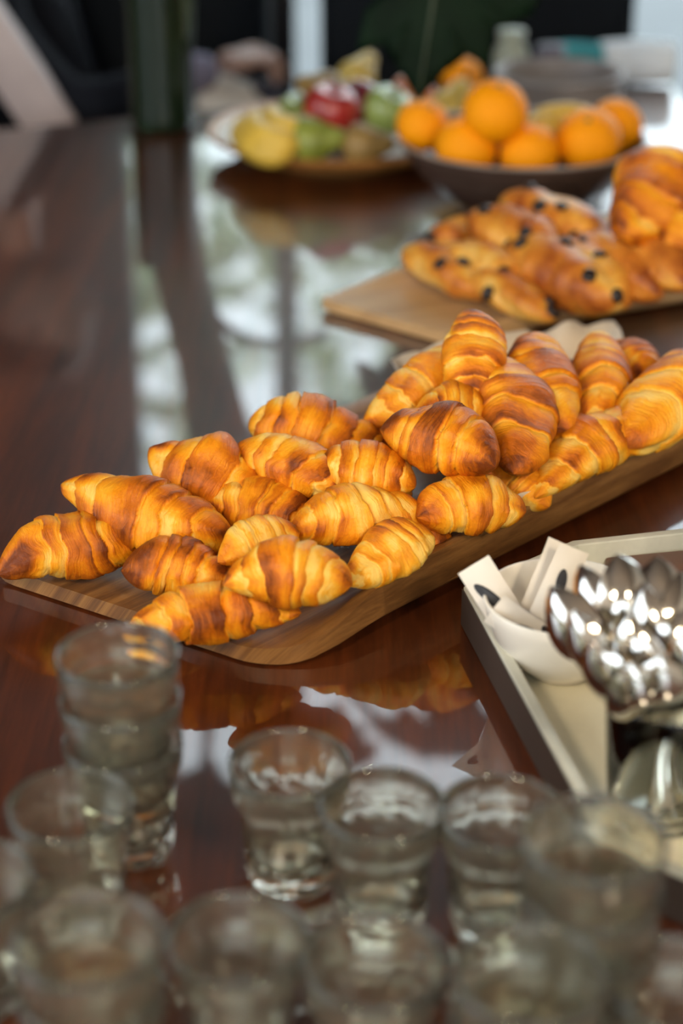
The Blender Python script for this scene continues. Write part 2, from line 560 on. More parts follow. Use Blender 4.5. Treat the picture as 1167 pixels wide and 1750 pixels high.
# ------------------------------------------------------------------ pastries
def croissant_mesh(name, L, R, bend, seed, tone=0.0, nu=190, nv=96, steps=2, skew=0.13, amp=1.0):
    rs = np.random.RandomState(seed)
    u = np.linspace(-1, 1, nu)[:, None]
    v = np.linspace(0, 2 * PI, nv, endpoint=False)[None, :]
    cv, sv_ = np.cos(v), np.sin(v)
    vn = v / (2 * PI)
    fat = np.where(u < 0, rs.uniform(1.35, 2.0), rs.uniform(1.6, 2.4))
    asym = rs.uniform(-0.16, 0.16)
    ub = u + asym * (1 - u * u)
    tipw = np.where(u < 0, rs.uniform(0.13, 0.24), rs.uniform(0.20, 0.34))
    steps = steps - int(rs.rand() < 0.5)
    base = 1.06 * R * (tipw * np.sqrt(np.clip(1 - np.abs(u) ** 7, 0, 1)) + (1 - tipw) * np.clip(1 - np.abs(ub) ** fat, 0, 1) ** 0.95)
    cap = np.clip(1 - np.abs(u) ** 30, 0, 1) ** 0.5
    # rolled layers: V-shaped oblique edges on both sides of the middle band
    ph = rs.uniform(0, 2 * PI)
    vee = rs.uniform(0.04, 0.12); hel = rs.uniform(-1, 1) * skew
    wob = 0.035 * vnoise(cv * 2.2 + 4, sv_ * 2.2 + 0 * u, seed + 5) + 0.018 * vnoise(u * 7, cv * 5 + sv_ * 2, seed + 6)
    c0 = rs.uniform(-0.15, 0.15)
    sg = u - c0 + hel * np.sin(v + ph) * (0.4 + 0.6 * np.abs(u)) + wob
    side = np.where(sg >= 0, 1, 0)
    s = np.maximum(np.abs(sg) + vee * np.sin(v + ph * 1.7) * np.clip(np.abs(sg) * 6, 0, 1), 0)
    sgn = np.where(side == 1, s, -s)
    ringh = np.zeros_like(s + v); tt = np.zeros_like(ringh); kk = np.zeros_like(ringh); drop = np.zeros_like(ringh)
    for sd in (0, 1):
        b = [rs.uniform(0.13, 0.30)]
        for k in range(steps):
            b.append(b[-1] + rs.uniform(0.20, 0.36) * (1 - 0.08 * k))
        b.append(3.0)
        lo = 0.0
        hs = rs.uniform(0.15, 1.3, steps + 3)
        for k, hi in enumerate(b):
            msk = (side == sd) & (s >= lo) & (s < hi)
            wdt = min(hi, lo + 0.34) - lo
            t = np.clip((s - lo) / wdt, 0, 1)
            if k == 0:
                h = 0.55 + 0.10 * np.exp(-(1 - t) / 0.12)
                t = 0.50 + 0.5 * t
            else:
                h = hs[k] * (-0.50 * np.exp(-t / 0.10) - 0.45 * np.exp(-t / 0.35)) + 0.62 * np.sin(PI * np.clip(t, 0, 1) ** 0.8 * 0.78) + 0.20 * np.exp(-(1 - t) / 0.10)
            ringh = np.where(msk, h, ringh); tt = np.where(msk, t, tt); kk = np.where(msk, k, kk); drop = np.where(msk, hs[k], drop)
            lo = hi
    strength = rs.uniform(0.15, 0.23) * amp
    envl = np.clip(1.15 - np.abs(u) ** 3, 0.12, 1)
    strength = strength * (0.45 if rs.rand() < 0.5 else 0.95)
    r = base * (1 + strength * (ringh - 0.45) * envl)
    # dough lamination: fine ridges that follow the edges of the layers, broad lumps, small blisters
    warp = 1.1 * vnoise(u * 3, cv * 1.6 + 4, seed + 1) + 0.6 * vnoise(sv_ * 2, u * 5, seed + 2)
    lam1 = vnoise(sgn * 17 + warp * 2.6, cv * 1.5 + sv_ + 7, seed + 3)
    lam2 = vnoise(sgn * 46 + warp * 4, sv_ * 1.8 + cv + 3, seed + 4)
    patch = np.clip(0.5 + 0.9 * vnoise(u * 2.4 + 3, cv * 1.3 + sv_ * 0.8, seed + 7), 0, 1)
    lump = vnoise(u * 2.6, cv * 1.3 + sv_ * 0.7 + 2, seed + 8) + 0.5 * vnoise(u * 5.5 + 5, sv_ * 1.7 + cv, seed + 9)
    blis = np.maximum(0, vnoise(u * 15, cv * 5 + 2 + sv_ * 3, seed + 11)) ** 2
    bb = np.clip(base / R * 1.3, 0, 1)
    r = r + R * ((0.014 * lam1 + 0.010 * lam2) * patch * bb + 0.12 * lump * bb + 0.022 * blis * bb) * amp
    r = np.maximum(r, 0.05 * R) * cap
    be = bend if abs(bend) > 1e-3 else 1e-3
    k = (L / 2) / math.sin(min(abs(be), 1.5)) * (1 if be > 0 else -1)
    ax = abs(k) * np.sin(abs(be) * u); ay = -k * (1 - np.cos(be * u)) + k * (1 - math.cos(be)) * 0.5
    ay = ay + R * 0.14 * vnoise(u * 1.7 + 9, 0 * u + 1.5, seed + 17)
    ang = -be * u
    az = -0.12 * R * u ** 2 + R * 0.14 * vnoise(u * 1.9, 0 * u + seed % 7 + 0.5, seed + 13)
    ny, nx = np.cos(ang), -np.sin(ang)
    wd = rs.uniform(1.0, 1.16); ht = rs.uniform(0.86, 1.0)
    cr = cv * r * wd
    cz = sv_ * r * ht
    cz = np.where(cz < 0, np.maximum(cz, -0.60 * R - 0.02 * R * lump) * 0.92, cz)
    X = ax + nx * cr; Y = ay + ny * cr; Z = az + cz
    verts = np.stack([X + 0 * v, Y, Z], -1).reshape(-1, 3)
    fs = grid_faces(nu, nv, True)
    fs.append(tuple(range(nv - 1, -1, -1))); fs.append(tuple((nu - 1) * nv + j for j in range(nv)))
    me = mesh_np(name, verts, [tuple(reversed(f)) for f in fs])
    # how brown each spot is baked: outer lips brown, freshly stretched dough beside an edge pale
    pale = np.exp(-np.clip(tt, 0, 1) / 0.38) * (kk > 0) * drop
    bake = 0.38 + 0.42 * (tt - 0.45) - 0.36 * pale + 0.14 * lump + (0.06 * lam1 + 0.06 * lam2) * patch + 0.05 * sv_ + 0.14 * (np.abs(u) > 0.88) \
        + 0.40 * vnoise(u * 2.6 + 1, cv * 1.2 + sv_ * 0.9, seed + 15) + 0.12 * blis + tone + 0 * v
    at = me.attributes.new('bake', 'FLOAT', 'POINT')
    at.data.foreach_set('value', np.clip(bake, 0, 1).astype(np.float32).ravel())
    uvl = me.uv_layers.new(name='roll')
    li = np.empty(len(me.loops), dtype=int); me.loops.foreach_get('vertex_index', li)
    su = ((sgn + 0.03 * warp) * 0.5 * L / 0.12 + 0 * v).ravel(); sw = (np.abs(vn * 2 - 1) + 0 * u).ravel()
    uvl.data.foreach_set('uv', np.stack([su[li] + seed * 0.37, sw[li] + seed * 0.61], -1).ravel())
    return me


def orient(o, p1, p2, roll=0.0):
    p1, p2 = Vector(p1), Vector(p2)
    x = (p2 - p1).normalized()
    z = Vector((0, 0, 1)); z = (z - x * z.dot(x)).normalized()
    y = z.cross(x)
    R = Matrix((x, y, z)).transposed().to_4x4()
    o.matrix_world = Matrix.Translation((p1 + p2) / 2) @ R @ Matrix.Rotation(roll, 4, 'X')


def croissant(p1, p2, R, bend, roll, tone, seed, label, group, **k):
    L = (Vector(p2) - Vector(p1)).length
    me = croissant_mesh('croissant', L, R, bend, seed, tone, **k)
    o = link('croissant', me, M['croissant'])
    orient(o, p1, p2, roll)
    tag(o, label, 'croissant', group)
    return o


MAIN = 'croissants on the long wooden tray'
# tip, tip, radius, bend, roll, bake tone, seed, label
CROISSANTS = [
    ((-0.2717, 1.2210, 0.0400), (-0.1524, 1.2540, 0.0460), .0335, .35, 0.0, .14, 11, 'big dark brown croissant sticking out over the left tray end'),
    ((-0.2318, 1.2980, 0.0740), (-0.0857, 1.2349, 0.0520), .0315, -.30, 0.2, .00, 12, 'golden croissant with a bulging middle right behind the leftmost croissant'),
    ((-0.1709, 1.2096, 0.0460), (-0.0800, 1.1864, 0.0440), .0255, .35, 0.3, .14, 13, 'small reddish brown croissant just above the bare tray end'),
    ((-0.1609, 1.1317, 0.0360), (-0.0304, 1.1494, 0.0400), .0255, .30, 0.1, -.02, 14, 'long golden croissant lying frontmost at the near tray end'),
    ((-0.0872, 1.1341, 0.0720), (0.0080, 1.1435, 0.0660), .0285, .45, 0.1, .02, 15, 'plump golden croissant with curled tip, second from the near tray corner'),
    ((-0.0954, 1.1896, 0.0600), (-0.0324, 1.2156, 0.0720), .0205, .2, 0.5, -.20, 16, 'pale underbaked croissant tip behind the plump front croissant'),
    ((0.0020, 1.1733, 0.0500), (0.0707, 1.2264, 0.0620), .0250, .25, -0.2, -.13, 17, 'pale yellow croissant leaning on the near rim of the tray'),
    ((-0.0414, 1.2276, 0.0660), (0.0676, 1.2621, 0.0660), .0270, .22, 0.0, -.02, 18, 'smooth golden croissant lying level in the middle of the tray'),
    ((0.0292, 1.2756, 0.0420), (0.0821, 1.2413, 0.0420), .0260, .2, 0.0, .12, 19, 'dark croissant end showing under the level golden one by the rim'),
    ((-0.1157, 1.3027, 0.0580), (-0.0167, 1.2676, 0.0560), .0250, .3, 0.1, -.04, 20, 'golden croissant with pointed left tip in the middle of the left half'),
    ((-0.1617, 1.3425, 0.0840), (-0.0507, 1.3035, 0.0640), .0290, -.25, 0.3, .03, 21, 'croissant with a glossy red-brown band at the far left edge'),
    ((-0.0882, 1.3419, 0.0880), (0.0002, 1.2802, 0.0740), .0255, .25, 0.1, .08, 22, 'golden brown croissant with dark left tip next to the banded one'),
    ((-0.0230, 1.2972, 0.0880), (0.0608, 1.2874, 0.0800), .0270, .35, 0.0, .02, 23, 'flaky croissant with bright ridge, right of the dark tipped one'),
    ((-0.0804, 1.4043, 0.0860), (0.0358, 1.3795, 0.0780), .0315, -.3, 0.2, -.04, 24, 'light golden croissant farthest back in the left half of the tray'),
    ((0.0329, 1.3256, 0.1120), (0.1237, 1.2689, 0.1040), .0300, .3, 0.2, .20, 25, 'darkest flaky croissant lying on top in the centre of the heap'),
    ((0.0586, 1.2498, 0.0720), (0.1477, 1.2685, 0.0660), .0265, .35, 0.1, .02, 26, 'neat layered croissant by the near rim right of centre'),
    ((0.1016, 1.3566, 0.0620), (0.1738, 1.3105, 0.0500), .0225, .3, 0.2, -.12, 27, 'small pale croissant wedged behind the neat layered one'),
    ((0.0193, 1.3867, 0.0880), (0.1234, 1.4830, 0.1200), .0275, -.25, 0.2, .02, 28, 'big golden croissant climbing the left slope of the high pile'),
    ((0.1142, 1.4623, 0.1650), (0.1074, 1.3781, 0.1100), .0270, .2, 0.0, .06, 29, 'croissant standing up with its pointed tip at the top of the pile'),
    ((0.1350, 1.4523, 0.1250), (0.1465, 1.2947, 0.0850), .0290, .3, 0.0, .10, 30, 'deeply ridged croissant lying lengthwise down the front of the pile'),
    ((0.1658, 1.5058, 0.1250), (0.1900, 1.3622, 0.0920), .0310, -.25, 0.0, .02, 31, 'broad croissant with a pale diagonal band near the pile top'),
    ((0.2401, 1.5505, 0.1120), (0.2176, 1.3956, 0.0820), .0250, .2, 0.0, .02, 32, 'upright croissant with a brown stripe right of the broad one'),
    ((0.3352, 1.5197, 0.1050), (0.2413, 1.3585, 0.0850), .0385, .4, 0.0, .04, 33, 'very large croissant with arched layers at the right photo edge'),
    ((0.1551, 1.3075, 0.0600), (0.2717, 1.4200, 0.0860), .0265, .28, 0.1, .02, 34, 'finely striped croissant lying along the near rim at the right'),
    ((0.0563, 1.3636, 0.1080), (0.1259, 1.3726, 0.1080), .0250, .3, 0.0, .05, 35, 'small brown croissant above the darkest one in the pile'),
    ((0.2610, 1.5719, 0.0900), (0.2828, 1.5069, 0.0800), .0230, .2, 0.0, .06, 36, 'croissant end peeping out behind at the right of the pile'),
    ((0.1743, 1.4217, 0.0500), (0.2437, 1.4562, 0.0520), .0260, .2, 0.0, .14, 37, 'shaded croissant deep in the pile behind the striped one'),
    ((-0.0115, 1.3298, 0.0440), (0.0601, 1.3416, 0.0460), .0250, .2, 0.0, .08, 38, 'croissant mostly buried under the middle of the heap'),
    ((0.0852, 1.4043, 0.0560), (0.1623, 1.3781, 0.0500), .0265, .2, 0.0, .06, 39, 'croissant mostly buried under the ridged lengthwise one'),
    ((0.1676, 1.4941, 0.0620), (0.2380, 1.5621, 0.0640), .0280, .2, 0.0, .06, 40, 'croissant mostly buried under the broad banded one'),
    ((0.2493, 1.4371, 0.0460), (0.3082, 1.5089, 0.0500), .0270, .2, 0.0, .06, 41, 'croissant mostly buried under the very large one'),
    ((0.0289, 1.4054, 0.0600), (0.0914, 1.4265, 0.0620), .0280, .2, 0.0, .06, 42, 'croissant mostly buried under the darkest one'),
]
for p1, p2, R, bend, roll, tone, seed, lab in CROISSANTS:
    croissant(p1, p2, R * 0.95, bend, roll, tone, seed, lab, MAIN)


def bun_mesh(name, L, R, bend, seed, tone, twist, lobes, nu=90, nv=56, flat=0.85, blunt=0.6):
    """soft glazed pastry: a twisted or folded roll with blunt ends"""
    rs = np.random.RandomState(seed)
    u = np.linspace(-1, 1, nu)[:, None]
    u = np.sin(u * PI / 2)
    v = np.linspace(0, 2 * PI, nv, endpoint=False)[None, :]
    vn = v / (2 * PI)
    base = R * np.clip(1 - np.abs(u) ** 2.6, 0, 1) ** blunt
    w = lobes * (v - twist * u * PI) + rs.uniform(0, 6)
    fold = np.abs(np.sin(w / 2))
    lump = vnoise(u * 2.6, np.cos(v) * 1.5 + 3, seed) + 0.6 * vnoise(u * 6, np.sin(v) * 2 + 3, seed + 1)
    wr = vnoise((u + 0.2 * np.sin(v)) * 16, np.cos(v) * 1.2 + 5, seed + 2)
    r = base * (0.80 + 0.26 * fold ** 0.55) + R * (0.07 * lump + 0.025 * wr) * np.clip(base / R * 1.5, 0, 1)
    be = max(abs(bend), 1e-3) * (1 if bend >= 0 else -1)
    k = (L / 2) / math.sin(abs(be)) * (1 if be > 0 else -1)
    ax = abs(k) * np.sin(abs(be) * u); ay = -k * (1 - np.cos(be * u)) + k * (1 - math.cos(be)) * 0.5
    ang = -be * u
    cr = np.cos(v) * r; cz = np.sin(v) * r * flat
    cz = np.where(cz < 0, np.maximum(cz, -0.6 * R), cz)
    X = ax - np.sin(ang) * cr; Y = ay + np.cos(ang) * cr
    verts = np.stack([X + 0 * v, Y, cz + 0 * u], -1).reshape(-1, 3)
    fs = grid_faces(nu, nv, True)
    fs.append(tuple(range(nv - 1, -1, -1))); fs.append(tuple((nu - 1) * nv + j for j in range(nv)))
    me = mesh_np(name, verts, [tuple(reversed(f)) for f in fs])
    bake = 0.42 + 0.30 * (fold ** 2 - 0.6) + 0.14 * lump + 0.06 * wr + 0.08 * np.sin(v) + 0.15 * vnoise(u * 3 + 9, np.cos(v) * 2, seed + 4) + tone + 0 * u
    at = me.attributes.new('bake', 'FLOAT', 'POINT')
    at.data.foreach_set('value', np.clip(bake, 0, 1).astype(np.float32).ravel())
    uvl = me.uv_layers.new(name='roll')
    li = np.empty(len(me.loops), dtype=int); me.loops.foreach_get('vertex_index', li)
    su = (u * 0.5 * L / 0.12 + 0 * v).ravel(); sv = (np.abs(vn * 2 - 1) + 0 * u).ravel()
    uvl.data.foreach_set('uv', np.stack([su[li] + seed * 0.37, sv[li]], -1).ravel())
    return me


def chip_mesh():
    me = MB().lathe([(0.0005, -0.0035), (0.0045, -0.003), (0.0062, -0.0008), (0.0056, 0.002), (0.003, 0.0036), (0.0004, 0.004)], 12).mesh('chocolate_chip', autosmooth=False)
    me.materials.append(M['chip'])
    return me


CHIP = chip_mesh()


def bun(name, p1, p2, R, bend, roll, tone, seed, twist, lobes, chips, label, cat='pastry', **k):
    L = (Vector(p2) - Vector(p1)).length
    o = link(name, bun_mesh(name, L, R, bend, seed, tone, twist, lobes, **k), M['bun'])
    orient(o, p1, p2, roll)
    tag(o, label, cat, 'pastries on the pale wooden tray')
    rnd = random.Random(seed)
    me = o.data
    cand = []
    R3 = o.matrix_world.to_3x3()
    for p in me.polygons:
        if len(p.vertices) != 4: continue
        n = (R3 @ p.normal).normalized()
        if n.z > 0.05 and n.y < 0.35 and n.z - n.y > 0.6: cand.append(p)
    placed = []
    tries = 0
    while len(placed) < chips and tries < 300 and cand:
        tries += 1
        p = rnd.choice(cand)
        if any((p.center - q).length < R * 0.62 for q in placed): continue
        placed.append(p.center.copy())
        c = link('chocolate_chip', CHIP, None, o)
        c.matrix_local = Matrix.Translation(p.center + p.normal * 0.0005) @ p.normal.to_track_quat('Z', 'Y').to_matrix().to_4x4() @ Matrix.Diagonal((rnd.uniform(1.1, 1.6), rnd.uniform(1.1, 1.5), rnd.uniform(1.1, 1.4), 1))
    return o


bun('chocolate_chip_twist', (0.0760, 2.0077, 0.0460), (0.1665, 1.8720, 0.0400), .0280, .1, 0, .02, 61, .55, 2, 3, 'chocolate chip twist lying farthest left on the pale tray')
bun('chocolate_chip_twist', (0.1474, 1.9037, 0.0500), (0.2317, 1.7964, 0.0360), .0235, .1, 0, .00, 62, .5, 2, 3, 'slim chocolate chip twist nearest the front of the pale tray')
bun('folded_bun', (0.1959, 1.9383, 0.0700), (0.3036, 1.7962, 0.0560), .0440, .25, 0, .04, 63, .12, 2, 5, 'big plump folded bun with chips only at its left end', blunt=0.45)
bun('chocolate_chip_twist', (0.1057, 2.0366, 0.0500), (0.1809, 2.0651, 0.0500), .0270, .1, 0, .03, 64, .5, 2, 2, 'short chocolate chip twist peeking out behind the leftmost one')
bun('chocolate_chip_twist', (0.1206, 1.9764, 0.0580), (0.2061, 1.8691, 0.0560), .0260, .1, 0, -.08, 65, .5, 2, 3, 'pale chocolate chip twist between the leftmost one and the big bun')
bun('chocolate_chip_twist', (0.1547, 2.0279, 0.0800), (0.2464, 1.8914, 0.0800), .0330, .15, 0, .08, 66, .5, 2, 4, 'brown chocolate chip twist in the middle of the back row')
bun('chocolate_chip_twist', (0.1938, 2.0537, 0.0940), (0.2952, 1.9181, 0.0880), .0330, .15, 0, .04, 67, .5, 2, 4, 'long chocolate chip twist at the very back of the heap')
bun('chocolate_chip_twist', (0.2672, 1.9313, 0.0860), (0.3437, 1.7980, 0.0620), .0310, .15, 0, .12, 68, .3, 2, 2, 'dark brown twist right behind the big plump bun')
bun('glazed_roll', (0.3213, 1.9304, 0.1000), (0.3674, 1.7799, 0.0780), .0300, .15, 0, .16, 69, .3, 2, 0, 'shiny red-brown roll at the right edge of the pale tray')
bun('glazed_roll', (0.3587, 1.9078, 0.1000), (0.4110, 1.8130, 0.0800), .0300, .15, 0, .14, 70, .3, 2, 0, 'shiny brown roll cut off by the right photo edge')
bun('chocolate_chip_twist', (0.2092, 1.9662, 0.0400), (0.2874, 1.8837, 0.0360), .0290, .1, 0, .06, 71, .4, 2, 2, 'chocolate chip twist mostly buried under the big bun')
bun('chocolate_chip_twist', (0.2671, 2.0603, 0.0500), (0.3406, 1.9807, 0.0460), .0310, .1, 0, .06, 72, .4, 2, 2, 'chocolate chip twist mostly buried under the dark brown twist')
croissant((0.3781, 1.9789, 0.1700), (0.3079, 1.8370, 0.1150), .0430, .3, 0, .06, 81, 'ridged croissant perched on top at the back of the pale tray', 'croissants on the pale wooden tray', steps=3)
croissant((0.4272, 1.9944, 0.1400), (0.3563, 1.8216, 0.1100), .0400, .3, 0, .06, 82, 'croissant cut off by the photo edge above the shiny rolls', 'croissants on the pale wooden tray')
croissant((0.3250, 1.9750, 0.0620), (0.4290, 2.0210, 0.0620), .0380, .2, 0, .1, 83, 'croissant mostly buried under the perched ridged one', 'croissants on the pale wooden tray')

#MORE
# ------------------------------------------------------------------ fruit bowl and plate
def lathe_thing(name, prof, n, mat, loc, label, cat, group=None):
    o = MB().lathe(prof, n, cap0=True, cap1=False).build(name, mat)
    o.location = loc
    return tag(o, label, cat, group)


M['bowl_wood'] = wood('dark_bowl_glaze', [(0.3, (0.03, 0.018, 0.014)), (0.55, (0.075, 0.048, 0.038)), (0.8, (0.13, 0.09, 0.07))], stretch=(4, 4, 14), scale=3, rough=0.3, bump=0.05, coat=0.4)
M['plate_wood'] = wood('honey_plate_wood', [(0.3, (0.26, 0.10, 0.025)), (0.55, (0.42, 0.18, 0.045)), (0.8, (0.55, 0.27, 0.08))], stretch=(2, 14, 14), scale=2, rough=0.4, bump=0.05)
BC = (0.243, 2.338)
fb = empty('fruit_bowl', (BC[0], BC[1], 0.0))
tag(fb, 'wide dark bowl filled with oranges', 'bowl')
MB().lathe([(0.001, 0.006), (0.060, 0.006), (0.066, 0.0), (0.074, 0.0), (0.076, 0.008), (0.110, 0.028), (0.140, 0.055), (0.158, 0.082), (0.165, 0.094), (0.166, 0.097), (0.164, 0.098), (0.161, 0.096),
            (0.152, 0.080), (0.134, 0.056), (0.104, 0.032), (0.06, 0.017), (0.001, 0.014)], 64, cap0=False, cap1=False).build('bowl_body', M['bowl_wood'], fb)
MB().lathe([(0.1635, 0.0965), (0.1668, 0.0975), (0.1678, 0.0992), (0.1668, 0.1008), (0.1635, 0.1012), (0.1610, 0.1003), (0.1600, 0.0985), (0.1612, 0.097), (0.1635, 0.0965)], 64, cap0=False, cap1=False).build('rim', simple('worn_pale_rim', (0.30, 0.24, 0.20), 0.3), fb)

PC = (0.0, 2.632)
fp = empty('fruit_plate', (PC[0], PC[1], 0.0))
tag(fp, 'large round wooden plate with mixed fruit, left of the orange bowl', 'plate')
MB().lathe([(0.001, 0.002), (0.10, 0.002), (0.105, 0.0), (0.115, 0.0), (0.118, 0.006), (0.17, 0.018), (0.200, 0.034), (0.203, 0.040), (0.200, 0.042), (0.195, 0.040), (0.165, 0.027), (0.11, 0.016), (0.001, 0.014)], 72, cap0=False, cap1=False).build('plate_body', M['plate_wood'], fp)
sheet = MB().lathe([(0.001, 0.0165), (0.10, 0.018), (0.15, 0.0265), (0.178, 0.036), (0.1785, 0.0365), (0.15, 0.0272), (0.10, 0.0187), (0.001, 0.0172)], 48, cap0=False, cap1=False).build('paper_doily', M['white_paper'])
sheet.location = (PC[0] - 0.012, PC[1], 0.001)
tag(sheet, 'white paper lining under the mixed fruit', 'paper')

M['orange'] = simple('orange_peel', (0.95, 0.33, 0.001), 0.5, var=0.06, scale=220.0, bump=0.3, spec=0.18)
M['orange_stem'] = simple('dry_stem', (0.20, 0.17, 0.05), 0.7)


def orange_mesh(seed):
    rs = random.Random(seed)
    prof = []
    for i in range(25):
        a = -PI / 2 + PI * i / 24
        r = math.cos(a); z = math.sin(a) * rs.uniform(0.955, 0.965)
        if z > 0.9: z -= (z - 0.9) * 0.5
        prof.append((max(r, 0.002), z))
    me = MB().lathe(prof, 40, cap0=True, cap1=True).mesh('orange', autosmooth=False)
    me.materials.append(M['orange'])
    return me


def orange(c, r, seed, label, rot, group='oranges in the dark bowl'):
    o = link('orange', orange_mesh(seed))
    o.location = c
    o.scale = (r, r, r)
    o.rotation_euler = rot
    tag(o, label, 'orange', group)
    s = MB().lathe([(0.002, 0.90), (0.09, 0.905), (0.10, 0.93), (0.06, 0.955), (0.003, 0.96)], 10).build('stem_button', M['orange_stem'], o)
    return o


orange((0.1081, 2.3308, 0.1180), .0355, 1, 'smaller deep orange at the left end of the bowl', (0.5, 0.4, 0))
orange((0.1970, 2.2493, 0.1550), .0420, 2, 'topmost orange in the bowl', (0.3, -0.3, 1))
orange((0.1618, 2.2610, 0.1050), .0410, 3, 'yellowish orange at the front left of the bowl', (0.9, 0.2, 2))
orange((0.2440, 2.2505, 0.1000), .0390, 4, 'orange at the front centre of the bowl', (0.4, 0.5, 3))
orange((0.3224, 2.2699, 0.1120), .0425, 5, 'orange at the front right of the bowl', (0.2, -0.6, 1))
orange((0.3717, 2.3690, 0.1080), .0370, 6, 'orange at the right end, half hidden behind another', (0.6, 0.1, 2))
orange((0.250, 2.345, 0.056), .038, 7, 'orange hidden at the bottom of the bowl', (0.6, 0.1, 2))
orange((0.1970, 2.8813, 0.0600), .0360, 8, 'orange lying on the plate behind the apples', (0.6, 0.1, 2), 'fruit on the plate')

M['banana'] = simple('banana_peel', (0.68, 0.44, 0.06), 0.45, var=0.2, scale=30)
M['banana_tip'] = simple('banana_tip', (0.08, 0.06, 0.02), 0.7)


def banana(pts, r, label, group, n=18):
    P = [Vector(p) for p in pts]
    cs, rr = [], []
    for i in range(n + 1):
        t = i / n
        p = P[0] * (1 - t) ** 3 + P[1] * 3 * t * (1 - t) ** 2 + P[2] * 3 * t * t * (1 - t) + P[3] * t ** 3
        cs.append(p)
        rr.append(r * (0.34 + 0.66 * min(1, 4.5 * t, 5 * (1 - t)) ** 0.7))
    root = MB().tube(cs, rr, 7).build('banana', M['banana'], autosmooth=False)
    tag(root, label, 'banana', group)
    d = (cs[0] - cs[1]).normalized()
    MB().tube([cs[0] - d * 0.002, cs[0] + d * 0.022], [r * 0.33, r * 0.25], 7).build('stem', M['banana_tip'], root)
    d = (cs[-1] - cs[-2]).normalized()
    MB().tube([cs[-1] - d * 0.002, cs[-1] + d * 0.004], [r * 0.34, r * 0.2], 7).build('tip', M['banana_tip'], root)
    return root


banana([(0.2561, 2.3781, 0.1050), (0.2785, 2.3397, 0.1300), (0.3137, 2.3397, 0.1300), (0.3410, 2.3907, 0.1100)], .019, 'banana lying in the bowl between the oranges, upper one', 'bananas in the orange bowl')
banana([(0.2333, 2.3432, 0.1000), (0.2581, 2.3258, 0.1200), (0.2932, 2.3258, 0.1200), (0.3167, 2.3496, 0.1000)], .019, 'banana lying in the bowl between the oranges, lower one', 'bananas in the orange bowl')
banana([(-0.1439, 2.6004, 0.0600), (-0.1490, 2.4809, 0.0550), (-0.1093, 2.4253, 0.0500), (-0.0688, 2.4446, 0.0500)], .022, 'outermost yellow banana at the left of the plate', 'bananas on the plate')
banana([(-0.1244, 2.5949, 0.0700), (-0.1356, 2.4712, 0.0700), (-0.0965, 2.4183, 0.0650), (-0.0567, 2.4610, 0.0600)], .022, 'pale yellow banana inside the outermost one', 'bananas on the plate')
banana([(-0.0982, 2.5921, 0.0750), (-0.1110, 2.4815, 0.0800), (-0.0767, 2.4442, 0.0750), (-0.0447, 2.4882, 0.0700)], .022, 'banana nearest to the pears on the plate', 'bananas on the plate')


def pear(c, r, L, axis, mat, label, name='pear', cat='pear', group='fruit on the plate'):
    prof = [(0.002, -1.0), (0.35, -0.97), (0.72, -0.80), (0.95, -0.48), (1.0, -0.15), (0.90, 0.22), (0.68, 0.58), (0.50, 0.90), (0.40, 1.20), (0.28, 1.40), (0.10, 1.48), (0.002, 1.48)]
    o = MB().lathe([(a * r, b * r * L) for a, b in prof], 28, cap0=False, cap1=False).build(name, mat, autosmooth=False)
    o.location = c
    o.rotation_euler = Vector(axis).to_track_quat('Z', 'Y').to_euler()
    tag(o, label, cat, group)
    MB().tube([(0, 0, 1.44 * r * L), (0.05 * r, 0, 1.75 * r * L), (0.15 * r, 0, 1.95 * r * L)], [r * .07, r * .05, r * .07], 8).build('stem', M['bark'], o)
    return o


def apple(c, r, mat, label, axis=(0.2, -0.2, 1), name='apple'):
    prof = [(0.002, -0.80), (0.2, -0.88), (0.5, -0.86), (0.8, -0.6), (0.97, -0.2), (1.0, 0.15), (0.93, 0.5), (0.7, 0.78), (0.4, 0.84), (0.18, 0.72), (0.04, 0.58), (0.002, 0.56)]
    o = MB().lathe([(a * r, b * r) for a, b in prof], 28, cap0=False, cap1=False).build(name, mat, autosmooth=False)
    o.location = c
    o.rotation_euler = Vector(axis).to_track_quat('Z', 'Y').to_euler()
    tag(o, label, 'apple', 'fruit on the plate')
    MB().tube([(0, 0, .56 * r), (0.03 * r, 0, .9 * r), (0.1 * r, 0, 1.1 * r)], [r * .05, r * .04, r * .06], 8).build('stem', M['bark'], o)
    return o


M['pear_green'] = simple('green_pear_skin', (0.22, 0.25, 0.035), 0.4, var=0.25, scale=25)
M['pear_brown'] = simple('russet_pear_skin', (0.25, 0.15, 0.04), 0.5, var=0.25, scale=30)
M['pear_yellow'] = simple('yellow_pear_skin', (0.60, 0.42, 0.09), 0.4, var=0.2, scale=25)
M['apple_red'] = simple('red_apple_skin', (0.36, 0.025, 0.02), 0.25, var=0.45, scale=18, coat=0.3)
M['apple_dark'] = simple('dark_red_apple_skin', (0.17, 0.018, 0.028), 0.2, var=0.4, scale=18, coat=0.4)
M['apple_green'] = simple('green_apple_skin', (0.30, 0.38, 0.10), 0.25, var=0.25, scale=14, coat=0.3)
M['apple_orange'] = simple('orange_red_apple_skin', (0.55, 0.14, 0.03), 0.3, var=0.4, scale=14)
pear((-0.0403, 2.4697, 0.0620), .036, .9, (0.9, -0.2, 0.15), M['pear_green'], 'green pear lying at the front of the plate')
pear((0.0319, 2.4590, 0.0580), .032, .95, (1, -0.15, 0.1), M['pear_brown'], 'russet brown pear lying at the front right of the plate')
apple((-0.0156, 2.5192, 0.0920), .040, M['apple_red'], 'bright red apple above the green pear')
apple((0.0244, 2.5644, 0.0900), .036, M['apple_dark'], 'dark red apple between the red and the green one', (-0.3, -0.5, 1))
